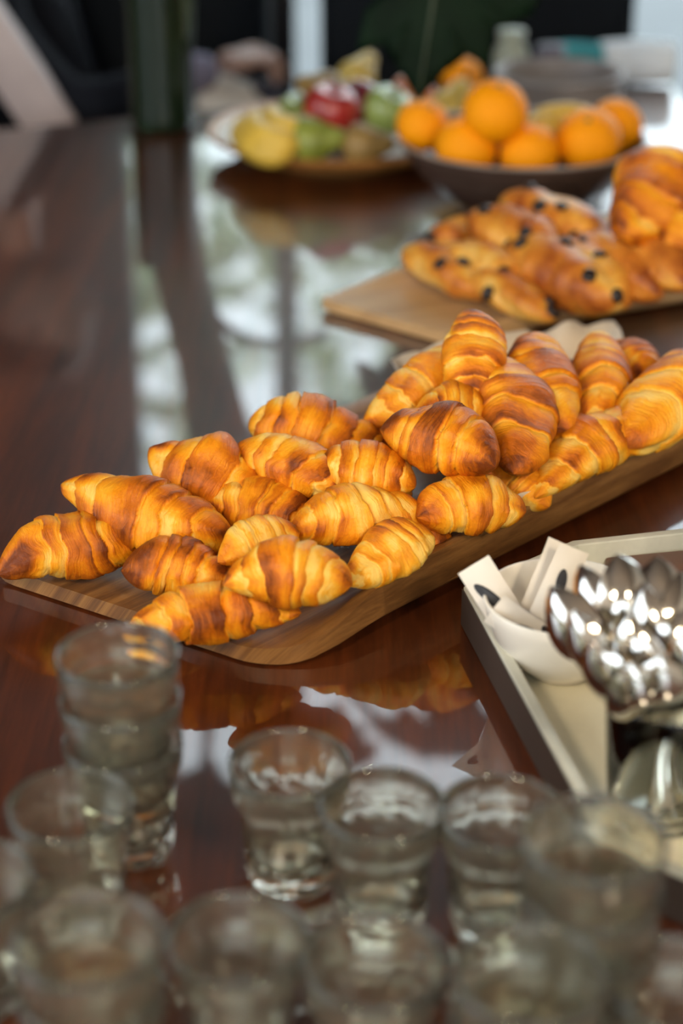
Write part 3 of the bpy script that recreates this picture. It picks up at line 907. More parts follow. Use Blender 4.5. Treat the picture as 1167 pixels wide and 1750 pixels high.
apple((0.0662, 2.5278, 0.0900), .036, M['apple_green'], 'green apple beside the leftmost orange', (0.4, -0.3, 1))
pear((-0.0276, 2.6378, 0.0950), .032, .9, (-1, 0.3, 0.3), M['pear_brown'], 'brown pear on top at the back left of the plate')
pear((0.0263, 2.7864, 0.0850), .032, .95, (0.6, 0.6, 0.8), M['pear_yellow'], 'yellow pear standing at the back of the plate')
apple((0.1077, 2.6657, 0.0800), .034, M['apple_orange'], 'orange-red apple half hidden behind the oranges')
pear((0.1624, 2.6107, 0.0750), .034, .95, (0.5, 0.4, 0.9), M['pear_yellow'], 'yellow pear behind the topmost orange')
apple((0.0056, 2.5793, 0.0520), .034, M['apple_red'], 'red apple buried under the other plate fruit')
apple((-0.0648, 2.6399, 0.0550), .034, M['apple_green'], 'green apple buried behind the bananas')

# ------------------------------------------------------------------ grey tray with sugar bowl and spoons
TP = [(.093, 1.193), (.187, 1.272), (.43, 1.330), (.50, 1.28), (.54, .93), (.48, .855), (.205, .83), (.157, .870)]
gt = empty('low_tray', (0.3, 1.1, 0.0))
tag(gt, 'low tray with chipped grey painted rim under the white bowl', 'tray')


def offset_poly(pts, d):
    n = len(pts); out = []
    cx = sum(p[0] for p in pts) / n; cy = sum(p[1] for p in pts) / n
    for i in range(n):
        a, b, c = Vector(pts[i - 1]), Vector(pts[i]), Vector(pts[(i + 1) % n])
        e1 = (b - a).normalized(); e2 = (c - b).normalized()
        n1 = Vector((-e1.y, e1.x)); n2 = Vector((-e2.y, e2.x))
        if n1.dot(Vector((cx, cy)) - b) < 0: n1 = -n1
        if n2.dot(Vector((cx, cy)) - b) < 0: n2 = -n2
        m = (n1 + n2).normalized()
        out.append(tuple(b + m * (d / max(0.4, m.dot(n1)))))
    return out


def ring_poly(outer, inner, z0, z1, z0i=None):
    n = len(outer); mb = MB()
    z0i = z0 if z0i is None else z0i
    vs = [(x - .3, y - 1.1, z0) for x, y in outer] + [(x - .3, y - 1.1, z1) for x, y in outer] + [(x - .3, y - 1.1, z1) for x, y in inner] + [(x - .3, y - 1.1, z0i) for x, y in inner]
    fs = []
    for i in range(n):
        j = (i + 1) % n
        for k in range(3):
            fs.append((k * n + i, k * n + j, (k + 1) * n + j, (k + 1) * n + i))
        fs.append((3 * n + i, 3 * n + j, j, i))
    return mb.add(vs, fs)


ring_poly(TP, offset_poly(TP, 0.006), 0.001, 0.032).build('outer_wall', M['dark_edge'], gt, smooth=False)
ring_poly(offset_poly(TP, 0.001), offset_poly(TP, 0.0095), 0.0085, 0.0345).build('rim', M['grey_paint'], gt, smooth=False, bevel=0.0012)
fl = offset_poly(TP, 0.005)
nf = len(fl)
mb = MB().add([(x - .3, y - 1.1, 0.002) for x, y in fl] + [(x - .3, y - 1.1, 0.0085) for x, y in fl], [tuple(range(nf))[::-1], tuple(range(nf, 2 * nf))] + [(i, (i + 1) % nf, nf + (i + 1) % nf, nf + i) for i in range(nf)])
mb.build('floor_panel', M['grey_floor'], gt, smooth=False)
bd = MB().box((0, 0, 0), (0.20, 0.13, 0.012)).build('cutting_board', wood('red_board_wood', [(0.3, (0.07, 0.018, 0.008)), (0.7, (0.17, 0.05, 0.018))], stretch=(1.5, 18, 18), scale=2, rough=0.3, bump=0.05), bevel=0.003)
bd.location = (0.325, 1.225, 0.0148); bd.rotation_euler = (0, 0, 0.2)
tag(bd, 'reddish brown wooden board lying in the low tray behind the bowl', 'board')

sb = MB().lathe([(0.001, 0.003), (0.020, 0.003), (0.021, 0.0), (0.025, 0.0), (0.027, 0.004), (0.040, 0.014), (0.051, 0.031), (0.0575, 0.052), (0.0590, 0.060), (0.0585, 0.0612), (0.0570, 0.0612), (0.0560, 0.060), (0.0545, 0.052), (0.048, 0.033), (0.037, 0.018), (0.022, 0.009), (0.001, 0.008)], 64, cap0=False, cap1=False).build('sugar_bowl', M['china'], autosmooth=False)
sb.location = (0.161, 1.113, 0.0092)
tag(sb, 'white china bowl holding paper sugar sachets', 'bowl')


def sachet(c, size, rot, seed, label, marks):
    w, h = size
    n, m = 8, 16
    a = np.linspace(-1, 1, n)[:, None]; b = np.linspace(-1, 1, m)[None, :]
    puff = 0.0032 * np.clip(1 - np.abs(a) ** 2, 0, 1) * np.clip(1 - np.abs(b) ** 4, 0, 1)
    wr = 0.0006 * vnoise(a * 2, b * 4, seed)
    v1 = np.stack([a * w / 2 + 0 * b, puff + wr, b * h / 2 + 0 * a], -1).reshape(-1, 3)
    v2 = np.stack([a * w / 2 + 0 * b, -puff + wr - 0.0002, b * h / 2 + 0 * a], -1).reshape(-1, 3)
    f = grid_faces(n, m)
    me = mesh_np('sugar_sachet', np.concatenate([v1, v2]), f + [tuple(n * m + i for i in reversed(q)) for q in f])
    o = link('sugar_sachet', me, M['white_paper'])
    o.location = c
    o.rotation_euler = rot
    tag(o, label, 'sachet', 'sugar sachets in the white bowl')
    for (mx, mz, rx, rz, ang) in marks:
        k = 18
        mb = MB()
        vs = []
        for i in range(k):
            t = 2 * PI * i / k
            x = rx * math.cos(t); z = rz * math.sin(t)
            X = mx + x * math.cos(ang) - z * math.sin(ang); Z = mz + x * math.sin(ang) + z * math.cos(ang)
            pf = 0.0032 * max(0, 1 - (2 * X / w) ** 2) * max(0, 1 - abs(2 * Z / h) ** 4)
            vs.append((X, -pf - 0.0011, Z))
        mb.add(vs, [tuple(range(k))])
        mb.build('printed_mark', M['ink'], o, smooth=False)
    return o


MK = [(-0.002, 0.016, 0.0042, 0.015, 0.35), (0.004, -0.008, 0.0036, 0.012, -0.5), (-0.004, -0.024, 0.003, 0.010, 0.3)]
sachet((0.118, 1.112, 0.056), (0.026, 0.085), (-0.35, -0.55, 0.15), 1, 'sugar sachet with black print leaning out at the left of the bowl', MK)
sachet((0.142, 1.125, 0.060), (0.021, 0.092), (-0.30, 0.52, 0.25), 2, 'tall cream sugar sachet sticking up highest in the bowl', [])
sachet((0.150, 1.112, 0.062), (0.024, 0.092), (-0.25, 0.42, 0.05), 3, 'sugar sachet leaning right in front of the tallest one', [(0.0, 0.02, 0.004, 0.010, 0.2)])
sachet((0.170, 1.125, 0.052), (0.024, 0.085), (-0.9, 0.35, 0.4), 4, 'sugar sachet lying back at the right side of the bowl', [(0.002, 0.018, 0.002, 0.003, 0)])
sachet((0.140, 1.095, 0.046), (0.024, 0.080), (-0.2, -0.9, 0.3), 5, 'printed sugar sachet lying low across the bowl', MK[:2])

JC = (0.205, 0.935)
jar = MB().lathe([(0.001, 0.0), (0.030, 0.0), (0.033, 0.003), (0.035, 0.02), (0.040, 0.088), (0.0404, 0.0905), (0.0396, 0.0912), (0.0388, 0.0905), (0.0337, 0.022), (0.031, 0.007), (0.001, 0.006)], 48, cap0=False, cap1=False).build('spoon_glass', M['jar_glass'], autosmooth=False)
jar.location = (JC[0], JC[1], 0.0092)
tag(jar, 'clear glass tumbler holding a bunch of teaspoons', 'glass')


def spoon_mesh():
    # handle down along -z, bowl at the top; hollow of the bowl faces +y
    pts = []
    n, m = 22, 11
    vs = []
    for side in (0, 1):
        for i in range(n):
            t = i / (n - 1)
            if t < 0.55:
                q = t / 0.55
                w = 0.0032 + 0.0022 * (1 - q) ** 2
                z = -0.075 + q * 0.090; dip = 0.0; y0 = 0.004 * math.sin(q * PI) - 0.002 * q
            else:
                q = (t - 0.55) / 0.45
                w = max(0.0008, 0.0032 * (1 - q) + 0.0150 * math.sin(PI * min(1, q ** 0.85)) ** 0.62)
                z = 0.015 + q * 0.044; dip = 0.0075 * math.sin(PI * q) ** 0.8; y0 = -0.002 + 0.003 * q
            for j in range(m):
                s = -1 + 2 * j / (m - 1)
                y = y0 - dip * (1 - s * s) + (0.0009 if side else -0.0009) * (1 - 0.7 * s ** 6)
                vs.append((s * w, y, z))
    f = grid_faces(n, m)
    me = mesh_np('teaspoon', vs, [tuple(reversed(q)) for q in f] + [tuple(n * m + i for i in q) for q in f])
    me.materials.append(M['steel'])
    return me


SP = spoon_mesh()
SPL = ['at the far left of the bunch', 'lowest at the front left', 'front centre', 'lowest at the front right', 'left in the back row', 'highest in the middle', 'at the back right', 'at the far right', 'between the front two', 'just right of the highest one', 'behind the far left one', 'behind the far right one']


def place_spoon(top, lab, k):
    o = link('teaspoon', SP)
    base = Vector((JC[0] + (JC[0] - top[0]) * 0.18, JC[1] + (JC[1] - top[1]) * 0.18, 0.024))
    top = Vector(top)
    z = (top - base).normalized()
    face = Vector((top.x - JC[0], top.y - JC[1], 0))
    face = face.normalized() if face.length > 0.004 else Vector((0, -1, 0))
    y = (Vector((0, 1, 0.0)) * 0.8 - face * 0.5 + Vector((0.3 * math.sin(k * 2.1), 0.2 * math.cos(k * 1.7), 0)))
    y = (y - z * y.dot(z)).normalized()
    x = y.cross(z)
    o.matrix_world = Matrix.Translation(top - z * 0.045) @ Matrix((x, y, z)).transposed().to_4x4() @ Matrix.Diagonal((1.22, 1.25, 1.2, 1))
    tag(o, 'steel teaspoon bowl ' + lab + ' in the spoon glass', 'teaspoon', 'teaspoons in the glass')


SPOON_TOPS = [(0.1483, 0.9906, 0.1180), (0.1642, 0.9266, 0.1180), (0.1823, 0.9409, 0.1220), (0.1931, 0.9096, 0.1180), (0.1638, 0.9976, 0.1280), (0.1823, 0.9875, 0.1400),
              (0.2038, 0.9909, 0.1360), (0.2167, 0.9519, 0.1240), (0.1805, 0.9125, 0.1120), (0.1923, 0.9637, 0.1320), (0.1569, 0.9551, 0.1200), (0.2160, 0.9824, 0.1300)]
for k, (t, lab) in enumerate(zip(SPOON_TOPS, SPL)):
    place_spoon(t, lab, k)

# ------------------------------------------------------------------ fill lamps added out of view for warm front light
M['fill_lamp_glow'], _nt, _b = new_mat('warm_fill_globe')
_b.inputs['Emission Color'].default_value = (1.0, 0.84, 0.60, 1)
_b.inputs['Emission Strength'].default_value = 75.0
for (x, y, z, lab) in ((-0.75, -0.35, 1.25, 'added warm fill lamp, out of view above the left near table corner'), (0.75, -0.45, 1.25, 'added warm fill lamp, out of view above the right near table corner')):
    lp = empty('fill_lamp', (x, y, z))
    tag(lp, lab, 'lamp', 'added fill lamps over the table')
    MB().lathe([(0.002, -0.15)] + [(0.15 * math.cos(a), 0.15 * math.sin(a)) for a in [-1.45 + 2.8 * i / 16 for i in range(17)]] + [(0.002, 0.149)], 28, cap0=False, cap1=False).build('globe', M['fill_lamp_glow'], lp, autosmooth=False)
    MB().lathe([(0.03, 0.145), (0.03, 0.18), (0.006, 0.19), (0.006, 2.70 - z)], 16).build('cord', M['frame'], lp)

# ------------------------------------------------------------------ drinking glasses in the foreground
GH, GR = 0.082, 0.0375


def tumbler_mesh():
    n = 48
    outer = [(0.0255, 0.0), (0.0275, 0.0015), (0.0283, 0.006), (0.0295, 0.025), (0.0310, 0.045), (0.0328, 0.056), (0.0350, 0.061), (0.0362, 0.064), (0.0366, 0.072), (0.0374, 0.0805), (0.0370, 0.0820)]
    inner = [(0.0357, 0.0820), (0.0350, 0.0805), (0.0342, 0.072), (0.0335, 0.064), (0.0310, 0.058), (0.0285, 0.045), (0.0265, 0.025), (0.0245, 0.012), (0.018, 0.0085), (0.0008, 0.008)]
    vs, fs = [], []
    prof = [(0.0008, 0.002), (0.02, 0.002)] + outer + inner
    for i, (r, z) in enumerate(prof):
        for k in range(n):
            a = 2 * PI * k / n
            rr = r
            if 2 < i < 8:   # shallow upright facets
                rr = r * (1 - 0.022 * (0.5 - 0.5 * math.cos(a * 12)) )
            vs.append((rr * math.cos(a), rr * math.sin(a), z))
    m = len(prof)
    for i in range(m - 1):
        for k in range(n):
            fs.append((i * n + k, i * n + (k + 1) % n, (i + 1) * n + (k + 1) % n, (i + 1) * n + k))
    me = mesh_np('drinking_glass', vs, fs)
    me.materials.append(M['glass'])
    bm = bmesh.new(); bm.from_mesh(me); bmesh.ops.recalc_face_normals(bm, faces=bm.faces); bm.to_mesh(me); bm.free()
    return me


TM = tumbler_mesh()


def glass(xy, z, label, rz=0.0):
    o = link('drinking_glass', TM)
    o.location = (xy[0], xy[1], z + 0.0005)
    o.rotation_euler = (0, 0, rz)
    tag(o, label, 'glass', 'drinking glasses in the foreground')
    return o


def stack(xy, n, labels):
    for k in range(n):
        glass(xy, 0.0305 * k, labels[k], 0.3 * k)


stack((-0.1345, 0.9090, 0.1430)[:2], 3, ['bottom glass of the stack in front of the leftmost croissant', 'middle glass of the stack in front of the leftmost croissant', 'top glass of the tall stack in front of the leftmost croissant'])
glass((-0.1573, 0.8413, 0.0820)[:2], 0, 'single glass at the left edge in front of the left stack')
glass((-0.0315, 0.8832, 0.0820)[:2], 0, 'single glass farthest back in the middle of the foreground')
glass((0.0233, 0.8413, 0.0820)[:2], 0, 'single glass right in front of the bright table reflection')
glass((0.0926, 0.8338, 0.0820)[:2], 0, 'single glass left of the right-hand stack')
stack((0.1277, 0.7262, 0.1430)[:2], 3, ['bottom glass of the right-hand stack near the spoons', 'middle glass of the right-hand stack near the spoons', 'top glass of the right-hand stack near the spoons'])
glass((-0.0543, 0.7232, 0.0820)[:2], 0, 'front glass in the middle whose round base shows dark')
glass((-0.1250, 0.6857, 0.1130)[:2], 0, 'bottom glass of the low pair at the lower left corner')
glass((-0.1250, 0.6857, 0.1130)[:2], 0.0305, 'top glass of the low pair at the lower left corner')
glass((0.0169, 0.7050, 0.0820)[:2], 0, 'front glass just right of the dark based one')
glass((0.0902, 0.6600, 0.1130)[:2], 0, 'bottom glass of the low pair in the lower right')
glass((0.0902, 0.6600, 0.1130)[:2], 0.0305, 'top glass of the low pair in the lower right')
glass((0.1706, 0.6874, 0.0820)[:2], 0, 'glass cut off by the lower right photo corner')
glass((-0.2050, 0.7718, 0.0820)[:2], 0, 'glass cut off by the left photo edge')

# ------------------------------------------------------------------ vase with big-leaved branches
VX, VY = -0.285, 2.80
vase = MB().lathe([(0.001, 0.0), (0.044, 0.0), (0.049, 0.004), (0.050, 0.02), (0.0515, 0.215), (0.052, 0.219), (0.050, 0.221), (0.048, 0.219), (0.0465, 0.025), (0.044, 0.016), (0.001, 0.014)], 40, cap0=False, cap1=False).build('tall_vase', M['vase_glass'], autosmooth=False)
vase.location = (VX, VY, 0.0005)
tag(vase, 'dark green glass vase of stems at the far table edge', 'vase')

M['stem'] = simple('dark_green_stem', (0.030, 0.045, 0.016), 0.5, var=0.4, scale=12, stretch=(1, 1, 0.2))
M['leaf'] = simple('glossy_dark_leaf', (0.004, 0.012, 0.005), 0.6, spec=0.08, var=0.4, scale=10)


def bez(P, n=16):
    P = [Vector(p) for p in P]
    return [P[0] * (1 - t) ** 3 + P[1] * 3 * t * (1 - t) ** 2 + P[2] * 3 * t * t * (1 - t) + P[3] * t ** 3 for t in [i / n for i in range(n + 1)]]


LEAF = [(0.0, 0.0), (0.16, -0.05), (0.34, 0.02), (0.46, 0.16), (0.50, 0.34), (0.36, 0.40), (0.20, 0.36), (0.36, 0.46), (0.43, 0.60), (0.30, 0.62), (0.15, 0.54), (0.27, 0.68), (0.28, 0.84), (0.18, 0.80), (0.08, 0.70), (0.10, 0.88), (0.0, 1.0)]


def leaf_obj(base, tip, nrm, width, parent, seed):
    """broad lobed leaf with deep cuts between the lobes"""
    base, tip = Vector(base), Vector(tip)
    ax = tip - base; L = ax.length; ax.normalize()
    nn = Vector(nrm); nn = (nn - ax * nn.dot(ax)).normalized()
    sd = ax.cross(nn)
    out = LEAF + [(-x * 0.94, t * 0.97 + 0.01) for x, t in LEAF[-2:0:-1]]
    bm = bmesh.new()
    f = bm.faces.new([bm.verts.new((x, t, 0)) for x, t in out])
    bmesh.ops.triangulate(bm, faces=[f])
    bmesh.ops.subdivide_edges(bm, edges=bm.edges[:], cuts=3, use_grid_fill=True)
    for v in bm.verts:
        x, t = v.co.x, v.co.y
        v.co = base + ax * (t * L) + sd * (x * width * 2) + nn * (0.10 * L * (1 - (2 * t - 1) ** 2) - 0.35 * abs(x) * width - 0.3 * x * x * width)
    me = bpy.data.meshes.new('leaf'); bm.to_mesh(me); bm.free()
    me.polygons.foreach_set('use_smooth', [True] * len(me.polygons))
    o = link('leaf', me, M['leaf'], parent)
    md = o.modifiers.new('thickness', 'SOLIDIFY'); md.thickness = 0.0014
    mid = [base + ax * (t * L) + nn * (0.10 * L * (1 - (2 * t - 1) ** 2) + 0.001) for t in [k / 12 for k in range(13)]]
    MB().tube(mid, [0.004 - 0.003 * k / 12 for k in range(13)], 8).build('midrib', M['stem'], o)
    return o


br = empty('leafy_branches', (VX, VY, 0.02))
tag(br, 'dark green big-leaved branches standing in the tall vase', 'plant')
inv = Vector((VX, VY, 0.02))


def local(p):
    return Vector(p) - inv


STEMS = [((-0.020, -0.020), (-0.24, 2.76, .62), (0.02, 2.50, .68), (0.150, 2.40, .46)),
         ((0.020, -0.010), (-0.20, 2.76, .75), (0.02, 2.85, 1.15), (0.16, 2.76, 1.18)),
         ((0.005, 0.024), (-0.20, 2.80, .70), (-0.25, 2.95, 1.0), (-0.55, 2.9, 1.05)),
         ((-0.024, 0.012), (-0.22, 2.80, .70), (-0.22, 2.75, 1.20), (-0.30, 2.74, 1.34)),
         ((0.028, 0.014), (-0.18, 2.80, .65), (-0.14, 2.8, 1.05), (-0.08, 2.74, 1.20))]
for k, (off, a, b_, c) in enumerate(STEMS):
    p0 = Vector((VX + off[0], VY + off[1], 0.03))
    lo = Vector((VX + off[0] * 0.9 + 0.02, VY + off[1], 0.24))
    pts = [p0, p0 * 0.5 + lo * 0.5] + bez([lo, a, b_, c], 14)
    MB().tube([local(p) for p in pts], [0.015] * 3 + [0.015 - 0.0006 * i for i in range(len(pts) - 3)], 10).build('stem', M['stem'], br)
for k in range(7):
    a = k * 0.9 + 0.3
    MB().tube([(0.030 * math.cos(a), 0.030 * math.sin(a), 0.02), (0.033 * math.cos(a) + 0.012, 0.033 * math.sin(a), 0.20), (0.034 * math.cos(a) + 0.055, 0.03 * math.sin(a), 0.40), (0.036 * math.cos(a) + 0.11, 0.03 * math.sin(a), 0.62)], [0.014, 0.014, 0.013, 0.010], 8).build('stem', M['stem'], br)
M['dry_stem'] = simple('brown_dry_stem', (0.06, 0.03, 0.015), 0.7, var=0.3)
for q in ([(0.03, 0.0, 0.20), (0.06, -0.03, 0.32), (0.14, -0.05, 0.36), (0.26, -0.08, 0.30)], [(0.03, 0.01, 0.20), (0.06, -0.02, 0.36), (0.10, -0.04, 0.48), (0.16, -0.06, 0.52)]):
    MB().tube(bez(q, 14), 0.008, 8).build('drooping_stem', M['dry_stem'], br)
leaf_obj(local((0.150, 2.40, .46)), local((0.100, 2.30, .155)), (-0.05, -1, .35), .16, br, 1)
leaf_obj(local((0.16, 2.76, 1.18)), local((0.24, 2.66, .97)), (0.0, -1, .3), .14, br, 2)  # this and the last two leaves: unseen, added to block the window reflection
leaf_obj(local((-0.55, 2.9, 1.05)), local((-0.85, 2.9, .85)), (-0.2, -0.4, 1), .17, br, 3)
leaf_obj(local((-0.30, 2.74, 1.34)), local((-0.23, 2.64, 1.10)), (0.0, -1, .3), .14, br, 4)
leaf_obj(local((-0.08, 2.74, 1.20)), local((0.0, 2.64, .98)), (0.0, -1, .3), .13, br, 5)

# ------------------------------------------------------------------ things at the far end of the table
pot = MB().lathe([(0.001, 0.0), (0.088, 0.0), (0.095, 0.006), (0.100, 0.06), (0.102, 0.085), (0.104, 0.088), (0.101, 0.091), (0.098, 0.088), (0.092, 0.012), (0.001, 0.008)], 48, cap0=False, cap1=False).build('metal_pot', simple('brushed_grey_metal', (0.26, 0.23, 0.22), 0.4, metal=0.3, var=0.1), autosmooth=False)
pot.location = (0.345, 2.80, 0.0005)
tag(pot, 'low grey round metal pot behind the orange bowl', 'pot')
jr = MB().lathe([(0.001, 0.0), (0.026, 0.0), (0.029, 0.004), (0.030, 0.075), (0.027, 0.088), (0.021, 0.095), (0.021, 0.105), (0.023, 0.107), (0.023, 0.117), (0.001, 0.118)], 32, cap0=False, cap1=False).build('pale_bottle', simple('pale_green_ceramic', (0.34, 0.37, 0.29), 0.35), autosmooth=False)
jr.location = (0.285, 2.99, 0.0005)
tag(jr, 'small pale green bottle behind the orange bowl', 'bottle')
pb = MB().lathe([(0.001, 0.0), (0.026, 0.0), (0.028, 0.004), (0.027, 0.06), (0.024, 0.075), (0.0245, 0.09), (0.001, 0.091)], 32, cap0=False, cap1=False).build('purple_jar', simple('dull_purple_glaze', (0.075, 0.055, 0.085), 0.3), autosmooth=False)
pb.location = (0.352, 3.00, 0.0005)
tag(pb, 'small dark purple jar beside the pale green bottle', 'jar')

tw = empty('rolled_towel', (0.425, 3.115, 0.0005))
tag(tw, 'teal and white rolled towel at the far right table end', 'towel')
M['teal'] = simple('teal_cotton', (0.035, 0.27, 0.30), 0.9, bump=0.4, scale=60)
M['white_cloth'] = simple('white_cotton', (0.72, 0.76, 0.80), 0.9, bump=0.3, scale=60, var=0.05)
for nm, x0, x1, r, mt in (('teal_section', -0.055, 0.030, 0.036, 'teal'), ('white_section', 0.030, 0.155, 0.038, 'white_cloth')):
    pts = []; rr = []
    for i in range(12):
        t = i / 11
        pts.append((x0 + (x1 - x0) * t, 0.004 * math.sin(t * 5), r + 0.001)); rr.append(r * (0.93 + 0.07 * math.sin(t * PI)))
    MB().tube(pts, rr, 24).build(nm, M[mt], tw, autosmooth=False)
bx = empty('dark_chair', (0.95, 2.95, -0.75))
tag(bx, 'black chair with blue-grey top rail standing at the right table side', 'chair')
M['black'] = simple('matt_black_leather', (0.008, 0.010, 0.013), 0.45)
MB().box((0, 0, 0.44), (0.46, 0.46, 0.06)).build('seat', M['black'], bx, bevel=0.02)
MB().box((-0.02, -0.23, 0.60), (0.60, 0.05, 0.24)).build('backrest', M['black'], bx, bevel=0.015)
MB().box((-0.02, -0.23, 0.735), (0.62, 0.056, 0.03)).build('top_rail', simple('blue_grey_metal', (0.20, 0.24, 0.32), 0.3), bx, bevel=0.008)
for sx in (-0.2, 0.2):
    for sy in (-0.2, 0.2):
        MB().box((sx, sy, 0.205), (0.04, 0.04, 0.41)).build('leg', M['frame'], bx)

# ------------------------------------------------------------------ lounge chair and the seated person behind the table
M['chair_pale'] = simple('pale_pink_grey_leather', (0.42, 0.34, 0.33), 0.5, var=0.08)
M['chair_wood'] = simple('orange_brown_wood', (0.17, 0.06, 0.02), 0.4, var=0.3, scale=8)
ch = empty('lounge_chair', (-0.62, 3.32, -0.75))
tag(ch, 'lounge chair with pale slanted side frame under the seated person', 'chair')
co = Vector((-0.62, 3.32, -0.75))


def bar(name, a, b_, w, d, mat, parent, off, bevel=0.012):
    a, b_ = Vector(a) - off, Vector(b_) - off
    z = (b_ - a); L = z.length; z.normalize()
    y = Vector((0, 1, 0)); y = (y - z * y.dot(z)).normalized(); x = y.cross(z)
    R = Matrix((x, y, z)).transposed()
    return MB().box((a + b_) / 2, (w, d, L), R).build(name, mat, parent, bevel=bevel)


for yy in (3.02, 3.62):
    bar('back_post', (-0.6390, 3.0200, 0.1807)[:1] + (yy,) + (-0.6390, 3.0200, 0.1807)[2:], (-0.4901, 3.0200, -0.0655)[:1] + (yy,) + (-0.4901, 3.0200, -0.0655)[2:], .088, .05, M['chair_pale'], ch, co)
    bar('leg', (-0.50, yy, -0.30), (-0.56, yy, -0.748), .05, .05, M['chair_wood'], ch, co)
    bar('leg', (-0.06, yy, -0.40), (-0.03, yy, -0.748), .05, .05, M['chair_wood'], ch, co)
    bar('side_rail', (-0.68, yy, -0.30), (-0.04, yy, -0.36), .07, .05, M['chair_wood'], ch, co)
    bar('arm_support', (-0.80, yy, -0.14), (-0.60, yy, -0.14), .09, .045, M['chair_wood'], ch, co)
bar('backrest', (-0.80, 3.32, 0.18), (-0.60, 3.32, -0.26), .05, .54, M['chair_pale'], ch, co)
bar('seat', (-0.60, 3.32, -0.32), (-0.06, 3.32, -0.37), .06, .54, M['chair_pale'], ch, co)

M['navy'] = simple('dark_navy_knit', (0.006, 0.007, 0.011), 0.9, spec=0.15, var=0.4, scale=14, bump=0.3)
M['trousers'] = simple('charcoal_trousers', (0.040, 0.040, 0.055), 0.85, spec=0.15, var=0.3, scale=10)
M['sleeve'] = simple('mauve_grey_shirt', (0.16, 0.145, 0.21), 0.85, var=0.15, scale=10)
M['skin'] = simple('skin', (0.33, 0.20, 0.155), 0.5, var=0.08, sub=0.15)
M['hair'] = simple('dark_hair', (0.012, 0.008, 0.006), 0.5)
M['shoe'] = simple('black_leather', (0.01, 0.01, 0.01), 0.35)


def skin_obj(name, chains, mat, parent, sub=2):
    """chains: list of [(point, radius), ...]; chains that start at the same point are joined"""
    vs, es, rad, key = [], [], [], {}

    def vid(p, r):
        k = tuple(round(c, 4) for c in p)
        if k not in key:
            key[k] = len(vs); vs.append(p); rad.append(r)
        return key[k]
    for ch_ in chains:
        prev = None
        for p, r in ch_:
            i = vid(p, r)
            if prev is not None: es.append((prev, i))
            prev = i
    me = bpy.data.meshes.new(name)
    me.from_pydata(vs, es, [])
    o = bpy.data.objects.new(name, me)
    COL.objects.link(o)
    md = o.modifiers.new('skin', 'SKIN'); md.use_smooth_shade = True
    for i, r in enumerate(rad):
        sv = me.skin_vertices[0].data[i]
        sv.radius = (r, r); sv.use_root = (i == 0)
    sd = o.modifiers.new('sub', 'SUBSURF'); sd.levels = sub; sd.render_levels = sub
    dg = bpy.context.evaluated_depsgraph_get(); dg.update()
    nm = bpy.data.meshes.new_from_object(o.evaluated_get(dg))
    bpy.data.objects.remove(o, do_unlink=True)
    nm.materials.clear()
    nm.polygons.foreach_set('use_smooth', [True] * len(nm.polygons))
    return link(name, nm, mat, parent)


# person sits facing +x; local origin at the floor under the hips
pr = empty('person', (-0.52, 3.32, -0.75))
tag(pr, 'person in dark clothes and mauve sleeves sitting in the lounge chair', 'person')
hip = (0.0, 0.0, 0.53)
torso = [(hip, .125), ((-.045, 0, .66), .125), ((-.085, 0, .80), .128), ((-.115, 0, .93), .125), ((-.125, 0, 1.02), .075), ((-.12, 0, 1.07), .052), ((-.10, 0, 1.13), .055)]
legR = [(hip, .125), ((.06, -.09, .53), .092), ((.25, -.10, .64), .076), ((.385, -.09, .70), .062), ((.44, -.06, .56), .054), ((.50, -.01, .42), .045), ((.545, .02, .30), .036)]
legL = [(hip, .125), ((.06, .09, .53), .092), ((.25, .10, .53), .076), ((.42, .10, .53), .062), ((.42, .10, .32), .055), ((.40, .10, .10), .038)]
armR = [((-.115, 0, .93), .125), ((-.11, -.15, .94), .062), ((-.06, -.23, .83), .050), ((0.05, -.265, .72), .044), ((.19, -.215, .745), .038), ((.30, -.15, .772), .029)]
armL = [((-.115, 0, .93), .125), ((-.11, .15, .94), .062), ((-.05, .23, .83), .050), ((.02, .25, .71), .044), ((.14, .20, .71), .038), ((.25, .13, .70), .029)]
body = skin_obj('body', [[(p, r * .88) for p, r in c] for c in (torso, legR, legL, armR, armL)], M['skin'], pr)
skin_obj('sweater', [[(p, r * 1.04) for p, r in torso[:5]], [(p, r * 1.12) for p, r in armR[:5]], [(p, r * 1.12) for p, r in armL[:5]]], M['navy'], pr)
skin_obj('trousers', [[(hip, .132), ((-.03, 0, .60), .128)], [(p, r * 1.08) for p, r in legR], [(p, r * 1.08) for p, r in legL]], M['trousers'], pr)
for arm in (armR, armL):
    skin_obj('shirt_sleeve', [[(p, r * 1.2) for p, r in arm[4:]]], M['sleeve'], pr)
    w = Vector(arm[-1][0]); d = (w - Vector(arm[-2][0])).normalized()
    sdv = Vector((0, 1, 0)) if arm is armR else Vector((0, -1, 0))
    pc = w + d * .055 + Vector((0, 0, -.01))
    chains = [[(tuple(w), .028), (tuple(pc), .034)]]
    for f, (o_, ln) in enumerate(((-.030, .062), (-.010, .074), (.011, .070), (.030, .056))):
        k0 = pc + sdv * (-o_) + d * .02
        k1 = k0 + d * ln * .5 + Vector((0, 0, -.008)); k2 = k1 + d * ln * .25 + Vector((0, 0, -.022)); k3 = k2 + d * ln * .1 + Vector((0, 0, -.026))
        chains.append([(tuple(pc), .034), (tuple(k0), .0105), (tuple(k1), .0095), (tuple(k2), .0088), (tuple(k3), .0075)])
    t0 = w + d * .03 + sdv * .03; t1 = t0 + d * .035 + sdv * .02; t2 = t1 + d * .03 + Vector((0, 0, -.012))
    chains.append([(tuple(pc), .034), (tuple(t0), .013), (tuple(t1), .0105), (tuple(t2), .009)])
    skin_obj('hand', chains, M['skin'], pr)
